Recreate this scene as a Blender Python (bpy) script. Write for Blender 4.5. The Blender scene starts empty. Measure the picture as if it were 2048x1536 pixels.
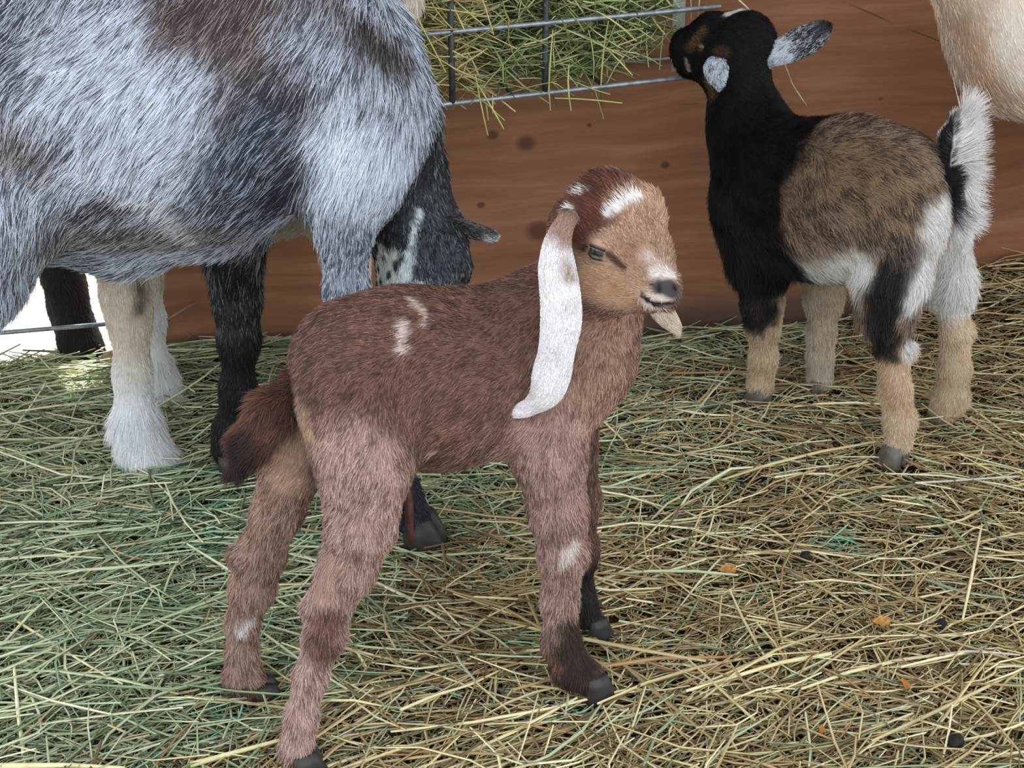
import bpy, math, random
import numpy as np

# ------------------------------------------------------------------ camera, world, sun, exposure
scene = bpy.context.scene
COL = scene.collection
F, CX, CY = 2800.0, 1024.0, 768.0          # focal length and centre for a 2048 x 1536 frame
CAM_H, PITCH = 0.87, math.radians(25.0)
SP, CP = math.sin(PITCH), math.cos(PITCH)

cam = bpy.data.cameras.new('camera')
cam.sensor_width = 36.0
cam.lens = F / 2048.0 * 36.0
cam.clip_start = 0.02
cam_o = bpy.data.objects.new('camera', cam)
cam_o.location = (0, 0, CAM_H)
cam_o.rotation_euler = (math.pi / 2 - PITCH, 0, 0)
COL.objects.link(cam_o)
scene.camera = cam_o

scene.view_settings.view_transform = 'Standard'
scene.view_settings.look = 'None'
scene.view_settings.gamma = 1.0
scene.view_settings.use_curve_mapping = False
scene.view_settings.exposure = 0.62

world = bpy.data.worlds.new('sky')
scene.world = world
world.use_nodes = True
wn, wl = world.node_tree.nodes, world.node_tree.links
wn.clear()
w_out = wn.new('ShaderNodeOutputWorld')
w_bg = wn.new('ShaderNodeBackground')
w_tc = wn.new('ShaderNodeTexCoord')
w_sep = wn.new('ShaderNodeSeparateXYZ')
w_rmp = wn.new('ShaderNodeValToRGB')
w_rmp.color_ramp.elements[0].position = 0.48
w_rmp.color_ramp.elements[0].color = (0.34, 0.33, 0.30, 1)
w_rmp.color_ramp.elements[1].position = 0.56
w_rmp.color_ramp.elements[1].color = (0.95, 0.98, 1.0, 1)
e = w_rmp.color_ramp.elements.new(1.0)
e.color = (0.70, 0.84, 1.0, 1)
w_map = wn.new('ShaderNodeMapRange')
w_map.inputs['From Min'].default_value = -1
wl.new(w_tc.outputs['Generated'], w_sep.inputs[0])
wl.new(w_sep.outputs['Z'], w_map.inputs['Value'])
wl.new(w_map.outputs[0], w_rmp.inputs[0])
wl.new(w_rmp.outputs[0], w_bg.inputs['Color'])
w_bg.inputs['Strength'].default_value = 1.75
wl.new(w_bg.outputs[0], w_out.inputs[0])

sun = bpy.data.lights.new('sun', 'SUN')
sun.energy = 9.0
sun.angle = math.radians(1.0)
sun.color = (1.0, 0.97, 0.92)
sun_o = bpy.data.objects.new('sun', sun)
sun_o.rotation_euler = (math.radians(-40), 0, math.radians(-8))   # comes from behind the wall
COL.objects.link(sun_o)

rng = np.random.default_rng(7)
random.seed(7)


# ------------------------------------------------------------------ small helpers
def lin(r, g, b):
    c = np.array([r, g, b], float) / 255.0
    return np.where(c <= 0.04045, c / 12.92, ((c + 0.055) / 1.055) ** 2.4)


def nrm(v):
    v = np.asarray(v, float)
    return v / (np.linalg.norm(v, axis=-1, keepdims=True) + 1e-12)


def ray(px, py):
    xc, yc = (px - CX) / F, -(py - CY) / F
    return np.array([xc, CP + yc * SP, -SP + yc * CP])


def at(px, py, Y):
    d = ray(px, py)
    return np.array([0, 0, CAM_H]) + d * (Y / d[1])


def depth(P):
    return P[1] * CP + (CAM_H - P[2]) * SP


def mpp(P):                                # metres one picture element covers at P
    return depth(P) / F


def gY(py, z=0.0):                         # distance at which a row meets height z
    return (CAM_H - z) / math.tan(PITCH + math.atan((py - CY) / F))


def smooth(e0, e1, x):
    t = np.clip((x - e0) / (e1 - e0), 0, 1)
    return t * t * (3 - 2 * t)


def vnoise(P, scale, seed=0):              # value noise, about -1..1
    p = np.asarray(P, float) * scale + 137.3 + seed * 11.7
    i = np.floor(p).astype(np.int64)
    f = p - i
    f = f * f * (3 - 2 * f)
    out = 0
    for dx in (0, 1):
        for dy in (0, 1):
            for dz in (0, 1):
                n = (i[..., 0] + dx) * 374761393 + (i[..., 1] + dy) * 668265263 + (i[..., 2] + dz) * 2147483647 + seed * 974711
                n = (n ^ (n >> 13)) * 1274126177
                n = (n ^ (n >> 16)) & 0xFFFF
                w = (f[..., 0] if dx else 1 - f[..., 0]) * (f[..., 1] if dy else 1 - f[..., 1]) * (f[..., 2] if dz else 1 - f[..., 2])
                out = out + w * (n / 32767.5 - 1.0)
    return out


def tag(o, label=None, cat=None, group=None, kind=None):
    if label: o['label'] = label
    if cat: o['category'] = cat
    if group: o['group'] = group
    if kind: o['kind'] = kind
    return o


def link(o, parent=None):
    COL.objects.link(o)
    if parent is not None:
        o.parent = parent
    return o


def mesh_np(name, V, faces, mat, parent=None, smooth_shade=True, col=None):
    """faces: (n,3) or (n,4) int array, or a list of index lists"""
    me = bpy.data.meshes.new(name)
    V = np.asarray(V, np.float32)
    if isinstance(faces, np.ndarray):
        n, k = faces.shape
        me.vertices.add(len(V))
        me.vertices.foreach_set('co', V.ravel())
        me.loops.add(n * k)
        me.loops.foreach_set('vertex_index', faces.astype(np.int32).ravel())
        me.polygons.add(n)
        me.polygons.foreach_set('loop_start', (np.arange(n) * k).astype(np.int32))
        me.update(calc_edges=True)
        me.validate()
    else:
        me.from_pydata(V.tolist(), [], [list(map(int, f)) for f in faces])
    if smooth_shade:
        me.polygons.foreach_set('use_smooth', np.ones(len(me.polygons), bool))
    if col is not None:
        a = me.attributes.new('col', 'FLOAT_COLOR', 'POINT')
        a.data.foreach_set('color', np.c_[col, np.ones(len(col))].astype(np.float32).ravel())
    me.materials.append(mat)
    o = bpy.data.objects.new(name, me)
    return link(o, parent)


def mat_new(name, rough=0.8, spec=0.2):
    m = bpy.data.materials.new(name)
    m.use_nodes = True
    b = m.node_tree.nodes['Principled BSDF']
    b.inputs['Roughness'].default_value = rough
    b.inputs['Specular IOR Level'].default_value = spec
    return m, m.node_tree.nodes, m.node_tree.links, b


def mat_attr(name, rough, spec, noise_scale=60.0, noise_amt=0.12):
    """colour from the object's own colour attribute, broken up by a fine procedural noise"""
    m, n, l, b = mat_new(name, rough, spec)
    a = n.new('ShaderNodeAttribute'); a.attribute_name = 'col'
    t = n.new('ShaderNodeTexNoise'); t.inputs['Scale'].default_value = noise_scale
    g = n.new('ShaderNodeTexCoord')
    l.new(g.outputs['Object'], t.inputs['Vector'])
    r = n.new('ShaderNodeMapRange')
    r.inputs['To Min'].default_value = 1 - noise_amt; r.inputs['To Max'].default_value = 1 + noise_amt
    l.new(t.outputs['Fac'], r.inputs['Value'])
    x = n.new('ShaderNodeVectorMath'); x.operation = 'SCALE'
    l.new(a.outputs['Color'], x.inputs[0]); l.new(r.outputs[0], x.inputs['Scale'])
    l.new(x.outputs[0], b.inputs['Base Color'])
    return m


def mat_noise(name, c1, c2, scale=30.0, rough=0.7, spec=0.3, metal=0.0, stretch=None, bump=0.0):
    m, n, l, b = mat_new(name, rough, spec)
    b.inputs['Metallic'].default_value = metal
    g = n.new('ShaderNodeTexCoord'); t = n.new('ShaderNodeTexNoise')
    t.inputs['Scale'].default_value = scale; t.inputs['Detail'].default_value = 6
    if stretch:
        mp = n.new('ShaderNodeMapping'); mp.inputs['Scale'].default_value = stretch
        l.new(g.outputs['Object'], mp.inputs[0]); l.new(mp.outputs[0], t.inputs['Vector'])
    else:
        l.new(g.outputs['Object'], t.inputs['Vector'])
    r = n.new('ShaderNodeValToRGB')
    r.color_ramp.elements[0].position = 0.3; r.color_ramp.elements[1].position = 0.7
    r.color_ramp.elements[0].color = (*c1, 1); r.color_ramp.elements[1].color = (*c2, 1)
    l.new(t.outputs['Fac'], r.inputs[0]); l.new(r.outputs[0], b.inputs['Base Color'])
    if bump:
        bp = n.new('ShaderNodeBump'); bp.inputs['Strength'].default_value = bump; bp.inputs['Distance'].default_value = 0.002
        l.new(t.outputs['Fac'], bp.inputs['Height']); l.new(bp.outputs[0], b.inputs['Normal'])
    return m


# ------------------------------------------------------------------ ground shape and wall line
WALL_YAW = math.radians(13.0)
WALL_P = np.array([0.336, 2.09])
WALL_T = np.array([math.cos(WALL_YAW), math.sin(WALL_YAW)])      # along the wall, to the right
WALL_N = np.array([math.sin(WALL_YAW), -math.cos(WALL_YAW)])     # out of the wall, towards the pen
WALL_L, WALL_R = -0.935, 2.6                                       # ends along WALL_T


def wall_pt(s, d=0.0):
    return WALL_P + WALL_T * s + WALL_N * d


def ground(x, y):
    """height of the bedding"""
    x = np.asarray(x, float); y = np.asarray(y, float)
    P = np.stack([x, y, np.zeros_like(x)], -1)
    z = 0.010 * vnoise(P, 4.5, 3) + 0.006 * vnoise(P, 13, 5)
    dw = (x - WALL_P[0]) * WALL_N[0] + (y - WALL_P[1]) * WALL_N[1]      # distance in front of the wall
    s = (x - WALL_P[0]) * WALL_T[0] + (y - WALL_P[1]) * WALL_T[1]
    side = smooth(-0.25, -0.75, s) * 0.050 + smooth(0.20, 0.55, s) * 0.085
    inside = smooth(WALL_L - 0.10, WALL_L + 0.10, s)
    z = z + side * smooth(0.26, 0.0, dw) * inside
    z = z - 0.10 * smooth(-0.10, -0.22, dw)
    return z


# ------------------------------------------------------------------ structure
def plywood():
    m, n, l, b = mat_new('plywood', 0.62, 0.25)
    g = n.new('ShaderNodeTexCoord')
    mp = n.new('ShaderNodeMapping'); mp.inputs['Scale'].default_value = (1.3, 1.0, 16.0)
    l.new(g.outputs['Object'], mp.inputs[0])
    warp = n.new('ShaderNodeTexNoise'); warp.inputs['Scale'].default_value = 3.0
    l.new(g.outputs['Object'], warp.inputs['Vector'])
    add = n.new('ShaderNodeVectorMath'); add.operation = 'MULTIPLY_ADD'
    add.inputs[1].default_value = (0.3, 0.3, 1.0)
    l.new(warp.outputs['Color'], add.inputs[0]); l.new(mp.outputs[0], add.inputs[2])
    t = n.new('ShaderNodeTexNoise'); t.inputs['Scale'].default_value = 3.2; t.inputs['Detail'].default_value = 9
    t.inputs['Roughness'].default_value = 0.62
    l.new(add.outputs[0], t.inputs['Vector'])
    r = n.new('ShaderNodeValToRGB')
    els = r.color_ramp.elements
    els[0].position = 0.25; els[0].color = (*lin(128, 86, 63), 1)
    els[1].position = 0.72; els[1].color = (*lin(165, 121, 92), 1)
    q = els.new(0.5); q.color = (*lin(147, 102, 75), 1)
    l.new(t.outputs['Fac'], r.inputs[0])
    # big blotches of wear
    t2 = n.new('ShaderNodeTexNoise'); t2.inputs['Scale'].default_value = 2.6; t2.inputs['Detail'].default_value = 3
    l.new(g.outputs['Object'], t2.inputs['Vector'])
    r2 = n.new('ShaderNodeMapRange'); r2.inputs['From Min'].default_value = 0.3; r2.inputs['From Max'].default_value = 0.7
    r2.inputs['To Min'].default_value = 0.80; r2.inputs['To Max'].default_value = 1.12
    l.new(t2.outputs['Fac'], r2.inputs['Value'])
    sc = n.new('ShaderNodeVectorMath'); sc.operation = 'SCALE'
    l.new(r.outputs[0], sc.inputs[0]); l.new(r2.outputs[0], sc.inputs['Scale'])
    last = sc.outputs[0]
    # knots, at their own spots on the board
    for (px, py, rad) in KNOTS:
        P = wall_hit(px, py)
        sb = n.new('ShaderNodeVectorMath'); sb.operation = 'SUBTRACT'
        sb.inputs[1].default_value = P
        l.new(g.outputs['Object'], sb.inputs[0])
        scl = n.new('ShaderNodeVectorMath'); scl.operation = 'MULTIPLY'; scl.inputs[1].default_value = (0.8, 0, 1.0)
        l.new(sb.outputs[0], scl.inputs[0])
        ln = n.new('ShaderNodeVectorMath'); ln.operation = 'LENGTH'
        l.new(scl.outputs[0], ln.inputs[0])
        mr = n.new('ShaderNodeMapRange'); mr.interpolation_type = 'SMOOTHSTEP'
        mr.inputs['From Min'].default_value = rad * 0.35; mr.inputs['From Max'].default_value = rad
        mr.inputs['To Min'].default_value = 0.75; mr.inputs['To Max'].default_value = 0.0
        l.new(ln.outputs['Value'], mr.inputs['Value'])
        mx = n.new('ShaderNodeMix'); mx.data_type = 'RGBA'
        l.new(mr.outputs[0], mx.inputs['Factor'])
        l.new(last, mx.inputs['A']); mx.inputs['B'].default_value = (*lin(72, 38, 26), 1)
        last = mx.outputs['Result']
    for (xa, ya, xb, yb, wdt) in ((1680, 0, 1800, 52, 0.0022), (1800, 52, 1905, 92, 0.0018), (1752, 200, 1770, 196, 0.004), (1600, 300, 1760, 288, 0.0012), (1350, 210, 1410, 206, 0.0012)):
        A, B = np.array(wall_hit(xa, ya)), np.array(wall_hit(xb, yb))
        M = (A + B) / 2; D = B - A; ln_ = float(np.linalg.norm(D)); ang = math.atan2(D[2], D[0])
        sb = n.new('ShaderNodeVectorMath'); sb.operation = 'SUBTRACT'; sb.inputs[1].default_value = M
        l.new(g.outputs['Object'], sb.inputs[0])
        vr = n.new('ShaderNodeVectorRotate'); vr.rotation_type = 'Y_AXIS'; vr.inputs['Angle'].default_value = ang
        l.new(sb.outputs[0], vr.inputs['Vector'])
        sc3 = n.new('ShaderNodeVectorMath'); sc3.operation = 'MULTIPLY'; sc3.inputs[1].default_value = (2 / ln_, 0, 1 / wdt)
        l.new(vr.outputs[0], sc3.inputs[0])
        ln = n.new('ShaderNodeVectorMath'); ln.operation = 'LENGTH'; l.new(sc3.outputs[0], ln.inputs[0])
        mr = n.new('ShaderNodeMapRange'); mr.interpolation_type = 'SMOOTHSTEP'
        mr.inputs['From Min'].default_value = 0.3; mr.inputs['From Max'].default_value = 1.0
        mr.inputs['To Min'].default_value = 0.6; mr.inputs['To Max'].default_value = 0.0
        l.new(ln.outputs['Value'], mr.inputs['Value'])
        mx = n.new('ShaderNodeMix'); mx.data_type = 'RGBA'
        l.new(mr.outputs[0], mx.inputs['Factor']); l.new(last, mx.inputs['A']); mx.inputs['B'].default_value = (*lin(70, 52, 44), 1)
        last = mx.outputs['Result']
    # shadow line painted dark along the grey foot of the board
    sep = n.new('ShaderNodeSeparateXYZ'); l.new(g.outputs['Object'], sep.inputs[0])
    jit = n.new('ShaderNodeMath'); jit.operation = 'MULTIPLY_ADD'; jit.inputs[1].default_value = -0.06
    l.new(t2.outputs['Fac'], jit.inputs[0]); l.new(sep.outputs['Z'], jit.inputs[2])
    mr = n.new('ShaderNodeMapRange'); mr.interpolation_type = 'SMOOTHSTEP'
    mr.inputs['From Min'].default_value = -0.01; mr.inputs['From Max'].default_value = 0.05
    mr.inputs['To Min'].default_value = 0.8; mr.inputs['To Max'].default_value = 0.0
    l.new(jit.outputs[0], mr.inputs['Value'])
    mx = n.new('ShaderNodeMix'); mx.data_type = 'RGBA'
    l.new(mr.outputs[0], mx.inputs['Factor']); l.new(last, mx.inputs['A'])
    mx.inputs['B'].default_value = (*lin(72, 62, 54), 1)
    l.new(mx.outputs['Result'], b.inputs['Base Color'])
    bp = n.new('ShaderNodeBump'); bp.inputs['Strength'].default_value = 0.25; bp.inputs['Distance'].default_value = 0.002
    l.new(t.outputs['Fac'], bp.inputs['Height']); l.new(bp.outputs[0], b.inputs['Normal'])
    return m


def wall_hit(px, py):
    """board coordinates (along, 0, up) of a spot on the wall"""
    d = ray(px, py)
    c = np.array([0.0, 0.0])
    k = np.dot(WALL_P - c, WALL_N) / np.dot(d[:2], WALL_N)
    P = np.array([0, 0, CAM_H]) + d * k
    return (float(np.dot(P[:2] - WALL_P, WALL_T)), 0.0, float(P[2]))


KNOTS = [(1078, 462, 0.022), (962, 410, 0.007), (1052, 287, 0.016), (985, 270, 0.010), (1178, 250, 0.004),
         (1935, 470, 0.012), (1640, 245, 0.012), (1330, 330, 0.008)]


def box_mesh(name, x0, x1, y0, y1, z0, z1, mat, loc=(0, 0, 0), rz=0, parent=None):
    V = [(x, y, z) for x in (x0, x1) for y in (y0, y1) for z in (z0, z1)]
    Fq = [(0, 1, 3, 2), (4, 6, 7, 5), (0, 4, 5, 1), (2, 3, 7, 6), (0, 2, 6, 4), (1, 5, 7, 3)]
    o = mesh_np(name, V, Fq, mat, parent, False)
    o.location = loc; o.rotation_euler = (0, 0, rz)
    return o


WOOD = plywood()
wall = box_mesh('wall_back', WALL_L, WALL_R, 0.0, 0.018, -0.25, 2.2, WOOD, (WALL_P[0], WALL_P[1], 0), WALL_YAW)
tag(wall, kind='structure')

# floor: soil and trodden chaff under the loose hay
gx, gy = np.meshgrid(np.linspace(-1.6, 1.7, 133), np.linspace(0.35, 2.55, 89), indexing='ij')
gz = ground(gx, gy) - 0.012
V = np.stack([gx, gy, gz], -1).reshape(-1, 3)
ii, jj = np.meshgrid(np.arange(132), np.arange(88), indexing='ij')
a = (ii * 89 + jj).ravel()
fl_m = mat_noise('trodden_bedding', lin(42, 35, 24), lin(84, 72, 50), 55, 0.95, 0.05, bump=0.6)
floor = mesh_np('floor', V, np.stack([a, a + 89, a + 90, a + 1], 1), fl_m)
tag(floor, kind='structure')
yard_m = mat_noise('pale_yard', lin(170, 165, 150), lin(215, 210, 198), 8, 0.95, 0.05)
yard = mesh_np('ground', [(-9, -8, -0.06), (9, -8, -0.06), (9, 9, -0.06), (-9, 9, -0.06)], [(0, 1, 2, 3)], yard_m, None, False)
tag(yard, kind='structure')
roof_m = mat_noise('shade_roof_boards', lin(140, 122, 100), lin(175, 155, 130), 6, 0.9, 0.1, stretch=(1, 12, 1))
roof = box_mesh('shade_roof', -4.0, 4.0, 0.55, 3.62, 2.2, 2.26, roof_m)  # unseen roof, added and overhung past the wall to keep sun off the pen
tag(roof, kind='structure')


# ------------------------------------------------------------------ animal builder
COAT_M = mat_attr('coat', 0.55, 0.25, 40, 0.10)
SKIN_M = mat_attr('hide', 0.85, 0.1, 90, 0.15)
HOOF_D = mat_noise('dark_horn', lin(34, 32, 32), lin(62, 58, 55), 60, 0.5, 0.35)
HOOF_G = mat_noise('grey_horn', lin(70, 66, 62), lin(120, 112, 104), 60, 0.55, 0.35)


def cap_d(P, a, b, ra, rb, lat=None):
    if lat is not None:
        L, s = lat
        off = (P - a) @ L
        P = P - np.outer(off, L).reshape(P.shape) * (1 - 1 / s)
        b = b - L * (np.dot(b - a, L) * (1 - 1 / s))
    ab = b - a
    t = np.clip(((P - a) @ ab) / (ab @ ab + 1e-12), 0, 1)
    q = P - a - t[..., None] * ab
    return np.sqrt((q * q).sum(-1)) - (ra + (rb - ra) * t)


def smin(a, b, k):
    h = np.maximum(k - np.abs(a - b), 0) / k
    return np.minimum(a, b) - h * h * k * 0.25


def surface_nets(G, org, h):
    ins = G < 0
    n = np.zeros(tuple(s - 1 for s in G.shape), np.int8)
    for dx in (0, 1):
        for dy in (0, 1):
            for dz in (0, 1):
                n += ins[dx:ins.shape[0] - 1 + dx, dy:ins.shape[1] - 1 + dy, dz:ins.shape[2] - 1 + dz]
    mixed = (n > 0) & (n < 8)
    C = np.argwhere(mixed)
    idx = -np.ones(mixed.shape, np.int64)
    idx[mixed] = np.arange(len(C))
    acc = np.zeros((len(C), 3)); cnt = np.zeros(len(C))
    corners = [(x, y, z) for x in (0, 1) for y in (0, 1) for z in (0, 1)]
    for p in corners:
        for ax in range(3):
            if p[ax] == 0:
                q = list(p); q[ax] = 1
                v0 = G[C[:, 0] + p[0], C[:, 1] + p[1], C[:, 2] + p[2]]
                v1 = G[C[:, 0] + q[0], C[:, 1] + q[1], C[:, 2] + q[2]]
                m = (v0 < 0) != (v1 < 0)
                t = np.zeros(len(C)); t[m] = v0[m] / (v0[m] - v1[m])
                pt = np.tile(np.array(p, float), (len(C), 1)); pt[:, ax] = t
                acc[m] += pt[m]; cnt[m] += 1
    V = org + (C + acc / cnt[:, None]) * h
    quads = []
    for ax in range(3):
        o1, o2 = (ax + 1) % 3, (ax + 2) % 3
        sl0 = [slice(None)] * 3; sl1 = [slice(None)] * 3
        sl0[ax] = slice(0, -1); sl1[ax] = slice(1, None)
        A, B = ins[tuple(sl0)], ins[tuple(sl1)]
        E = np.argwhere(A != B)
        E = E[(E[:, o1] > 0) & (E[:, o2] > 0) & (E[:, o1] < G.shape[o1] - 1) & (E[:, o2] < G.shape[o2] - 1)]
        flip = ~A[E[:, 0], E[:, 1], E[:, 2]]
        c = []
        for d1, d2 in ((-1, -1), (0, -1), (0, 0), (-1, 0)):
            e2 = E.copy(); e2[:, o1] += d1; e2[:, o2] += d2
            c.append(idx[e2[:, 0], e2[:, 1], e2[:, 2]])
        Q = np.stack(c, 1)
        Q[flip] = Q[flip][:, ::-1]
        quads.append(Q)
    Q = np.concatenate(quads)
    return V, Q[(Q >= 0).all(1)]


def vnormals(V, Fc):
    T = Fc if Fc.shape[1] == 3 else np.concatenate([Fc[:, [0, 1, 2]], Fc[:, [0, 2, 3]]])
    n = np.cross(V[T[:, 1]] - V[T[:, 0]], V[T[:, 2]] - V[T[:, 0]])
    N = np.zeros_like(V)
    for k in range(3):
        np.add.at(N, T[:, k], n)
    return nrm(N), T


class Coat:
    """colour pattern in space: base two-hair mix and a list of patches"""
    def __init__(self, light, dark, prob):
        self.base = np.array([*light, *dark, prob], float)
        self.patches = []

    def patch(self, a, b, r, light, dark=None, prob=0.0, soft=0.35, wob=0.25, ns=45.0):
        if dark is None: dark = np.asarray(light) * 0.7
        self.patches.append((np.asarray(a, float), np.asarray(b, float), r, np.array([*light, *dark, prob], float), soft, wob, ns))

    def params(self, P):
        A = np.tile(self.base, (len(P), 1))
        for i, (a, b, r, par, soft, wob, ns) in enumerate(self.patches):
            d = cap_d(P, a, b, 0.0, 0.0) / r + wob * vnoise(P, ns, 20 + i) + 0.5 * wob * vnoise(P, ns * 3, 50 + i)
            w = smooth(1 + soft, 1 - soft, d)[:, None]
            A = A * (1 - w) + par * w
        return A

    def hair(self, P, jit=0.22, streak=70.0):
        A = self.params(P)
        u = rng.random(len(P)) * 0.62 + 0.38 * (0.5 + 0.5 * np.clip(1.5 * vnoise(P, streak, 9), -1, 1))
        sel = (u < A[:, 6])[:, None]
        c = np.where(sel, A[:, 3:6], A[:, 0:3])
        c = c * (1 + jit * (rng.random((len(P), 1)) * 2 - 1)) * (1 + 0.10 * vnoise(P, 25, 4)[:, None])
        return np.clip(c, 0.002, 0.95)

    def skin(self, P):
        A = self.params(P)
        p = A[:, 6:7]
        return np.clip((A[:, 0:3] * (1 - p) + A[:, 3:6] * p) * 0.75, 0.002, 0.9)


def add_fur(parent, name, V, Fc, coat, n, length, flow, radius=0.00022, lift=0.28, mask=None, jit=0.22,
            npts=4, clump=0.35, streak=70.0, bend=0.5, local=None):
    N, T = vnormals(V, Fc)
    area = np.linalg.norm(np.cross(V[T[:, 1]] - V[T[:, 0]], V[T[:, 2]] - V[T[:, 0]]), axis=1)
    cum = np.cumsum(area); cum /= cum[-1]
    t = np.searchsorted(cum, rng.random(n))
    r1, r2 = np.sqrt(rng.random(n)), rng.random(n)
    w = np.stack([1 - r1, r1 * (1 - r2), r1 * r2], 1)[:, :, None]
    P = (V[T[t]] * w).sum(1)
    Nn = nrm((N[T[t]] * w).sum(1))
    L = length(P) if callable(length) else np.full(n, float(length))
    if mask is not None:
        keep = rng.random(n) < mask(P)
        P, Nn, L = P[keep], Nn[keep], L[keep]
    n = len(P)
    fl = flow(P)
    tg = fl - (fl * Nn).sum(1, keepdims=True) * Nn
    tg = nrm(tg)
    side = np.cross(Nn, tg)
    cl = vnoise(P, 90, 31)[:, None] * clump + vnoise(P, 28, 33)[:, None] * clump * 0.9
    lf = (lift + 0.22 * smooth(0.0065, 0.003, L))[:, None]
    d0 = nrm(tg * (1 - lf) + Nn * lf + side * cl + rng.normal(0, 0.10, (n, 3)))
    L = L * (0.65 + 0.6 * rng.random(n))
    pts = np.zeros((n, npts, 3))
    cur = P - Nn * np.minimum(0.0008, L * 0.06)[:, None]
    d = d0
    for k in range(npts):
        pts[:, k] = cur
        cur = cur + d * (L / (npts - 1))[:, None]
        d = nrm(d + (tg * 0.6 - Nn * lift * 0.75) * bend / (npts - 1))
    rad = radius * (0.75 + 0.5 * rng.random(n))[:, None] * np.linspace(1.0, 0.25, npts)[None, :]
    c = coat.hair(P, jit, streak)
    cu = bpy.data.hair_curves.new(name)
    cu.add_curves([npts] * n)
    cu.attributes['position'].data.foreach_set('vector', pts.astype(np.float32).ravel())
    ra = cu.attributes.get('radius') or cu.attributes.new('radius', 'FLOAT', 'POINT')
    ra.data.foreach_set('value', rad.astype(np.float32).ravel())
    ca = cu.attributes.new('col', 'FLOAT_COLOR', 'CURVE')
    ca.data.foreach_set('color', np.c_[c, np.ones(n)].astype(np.float32).ravel())
    cu.materials.append(COAT_M)
    o = bpy.data.objects.new(name, cu)
    return link(o, parent)


class Goat:
    def __init__(self, name, vox):
        self.name, self.vox = name, vox
        self.prims = []      # (a, b, ra, rb, k, flow, lat)
        self.carves = []

    @staticmethod
    def pt(q):               # (px, py, Y, r in px) -> point, radius
        P = at(q[0], q[1], q[2])
        return P, q[3] * mpp(P)

    def chain(self, *qs, k=0.03, flow=None, lat=None):
        for q0, q1 in zip(qs[:-1], qs[1:]):
            a, ra = self.pt(q0); b, rb = self.pt(q1)
            fl = nrm(b - a) if flow is None else nrm(np.array(flow, float))
            self.prims.append((a, b, ra, rb, k, fl, lat))

    def ball(self, q, k=0.02, flow=(0, 0, -1)):
        a, ra = self.pt(q)
        self.prims.append((a, a + 1e-5, ra, ra, k, nrm(np.array(flow, float)), None))

    def carve(self, q0, q1, k=0.006):
        a, ra = self.pt(q0); b, rb = self.pt(q1)
        self.carves.append((a, b, ra, rb, k))

    def sdf(self, P):
        out = np.full(len(P), 10.0)
        for a, b, ra, rb, k, fl, lat in self.prims:
            out = smin(out, cap_d(P, a, b, ra, rb, lat), k)
        for a, b, ra, rb, k in self.carves:
            out = -smin(-out, cap_d(P, a, b, ra, rb), k)
        return out

    def hit(self, px, py, start=0.5):
        d = nrm(ray(px, py))
        o = np.array([0, 0, CAM_H]); t = start
        best, bt = 9, t
        for _ in range(200):
            v = float(self.sdf((o + d * t)[None])[0])
            if v < best: best, bt = v, t
            if v < 0.0004 or t > 4: break
            t += v * 0.7
        return o + d * bt

    def flow(self, P):
        W = np.zeros((len(P), 1)); D = np.zeros((len(P), 3))
        for a, b, ra, rb, k, fl, lat in self.prims:
            w = np.exp(-np.maximum(cap_d(P, a, b, ra, rb, lat), -0.01) / 0.010)[:, None]
            W += w; D += w * fl
        return D / (W + 1e-9) + 1e-6

    def build(self, coat, label, category='goat', group=None):
        lo = np.min([np.minimum(p[0] - p[2] * 1.3, p[1] - p[3] * 1.3) for p in self.prims], 0) - 0.03
        hi = np.max([np.maximum(p[0] + p[2] * 1.3, p[1] + p[3] * 1.3) for p in self.prims], 0) + 0.03
        h = self.vox
        dims = np.ceil((hi - lo) / h).astype(int) + 1
        G = np.full(dims, 1.0)

        def sub(a, b, ra, rb, pad):
            l2 = np.minimum(a - ra, b - rb) - pad; h2 = np.maximum(a + ra, b + rb) + pad
            i0 = np.clip(np.floor((l2 - lo) / h).astype(int), 0, dims - 1)
            i1 = np.clip(np.ceil((h2 - lo) / h).astype(int) + 1, 1, dims)
            g = np.stack(np.meshgrid(*[lo[i] + h * np.arange(i0[i], i1[i]) for i in range(3)], indexing='ij'), -1)
            return tuple(slice(i0[i], i1[i]) for i in range(3)), g
        for a, b, ra, rb, k, fl, lat in self.prims:
            e = max(lat[1], 1.0) if lat is not None else 1.0
            s, g = sub(a, b, ra * e, rb * e, k + 3 * h)
            G[s] = smin(G[s], cap_d(g.reshape(-1, 3), a, b, ra, rb, lat).reshape(g.shape[:3]), k)
        for a, b, ra, rb, k in self.carves:
            s, g = sub(a, b, ra, rb, k + 3 * h)
            G[s] = -smin(-G[s], cap_d(g.reshape(-1, 3), a, b, ra, rb).reshape(g.shape[:3]), k)
        self.V, self.Q = surface_nets(G, lo, h)
        self.coat = coat
        self.o = mesh_np(self.name, self.V, self.Q, SKIN_M, None, True, coat.skin(self.V))
        tag(self.o, label, category, group)
        return self.o


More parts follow.
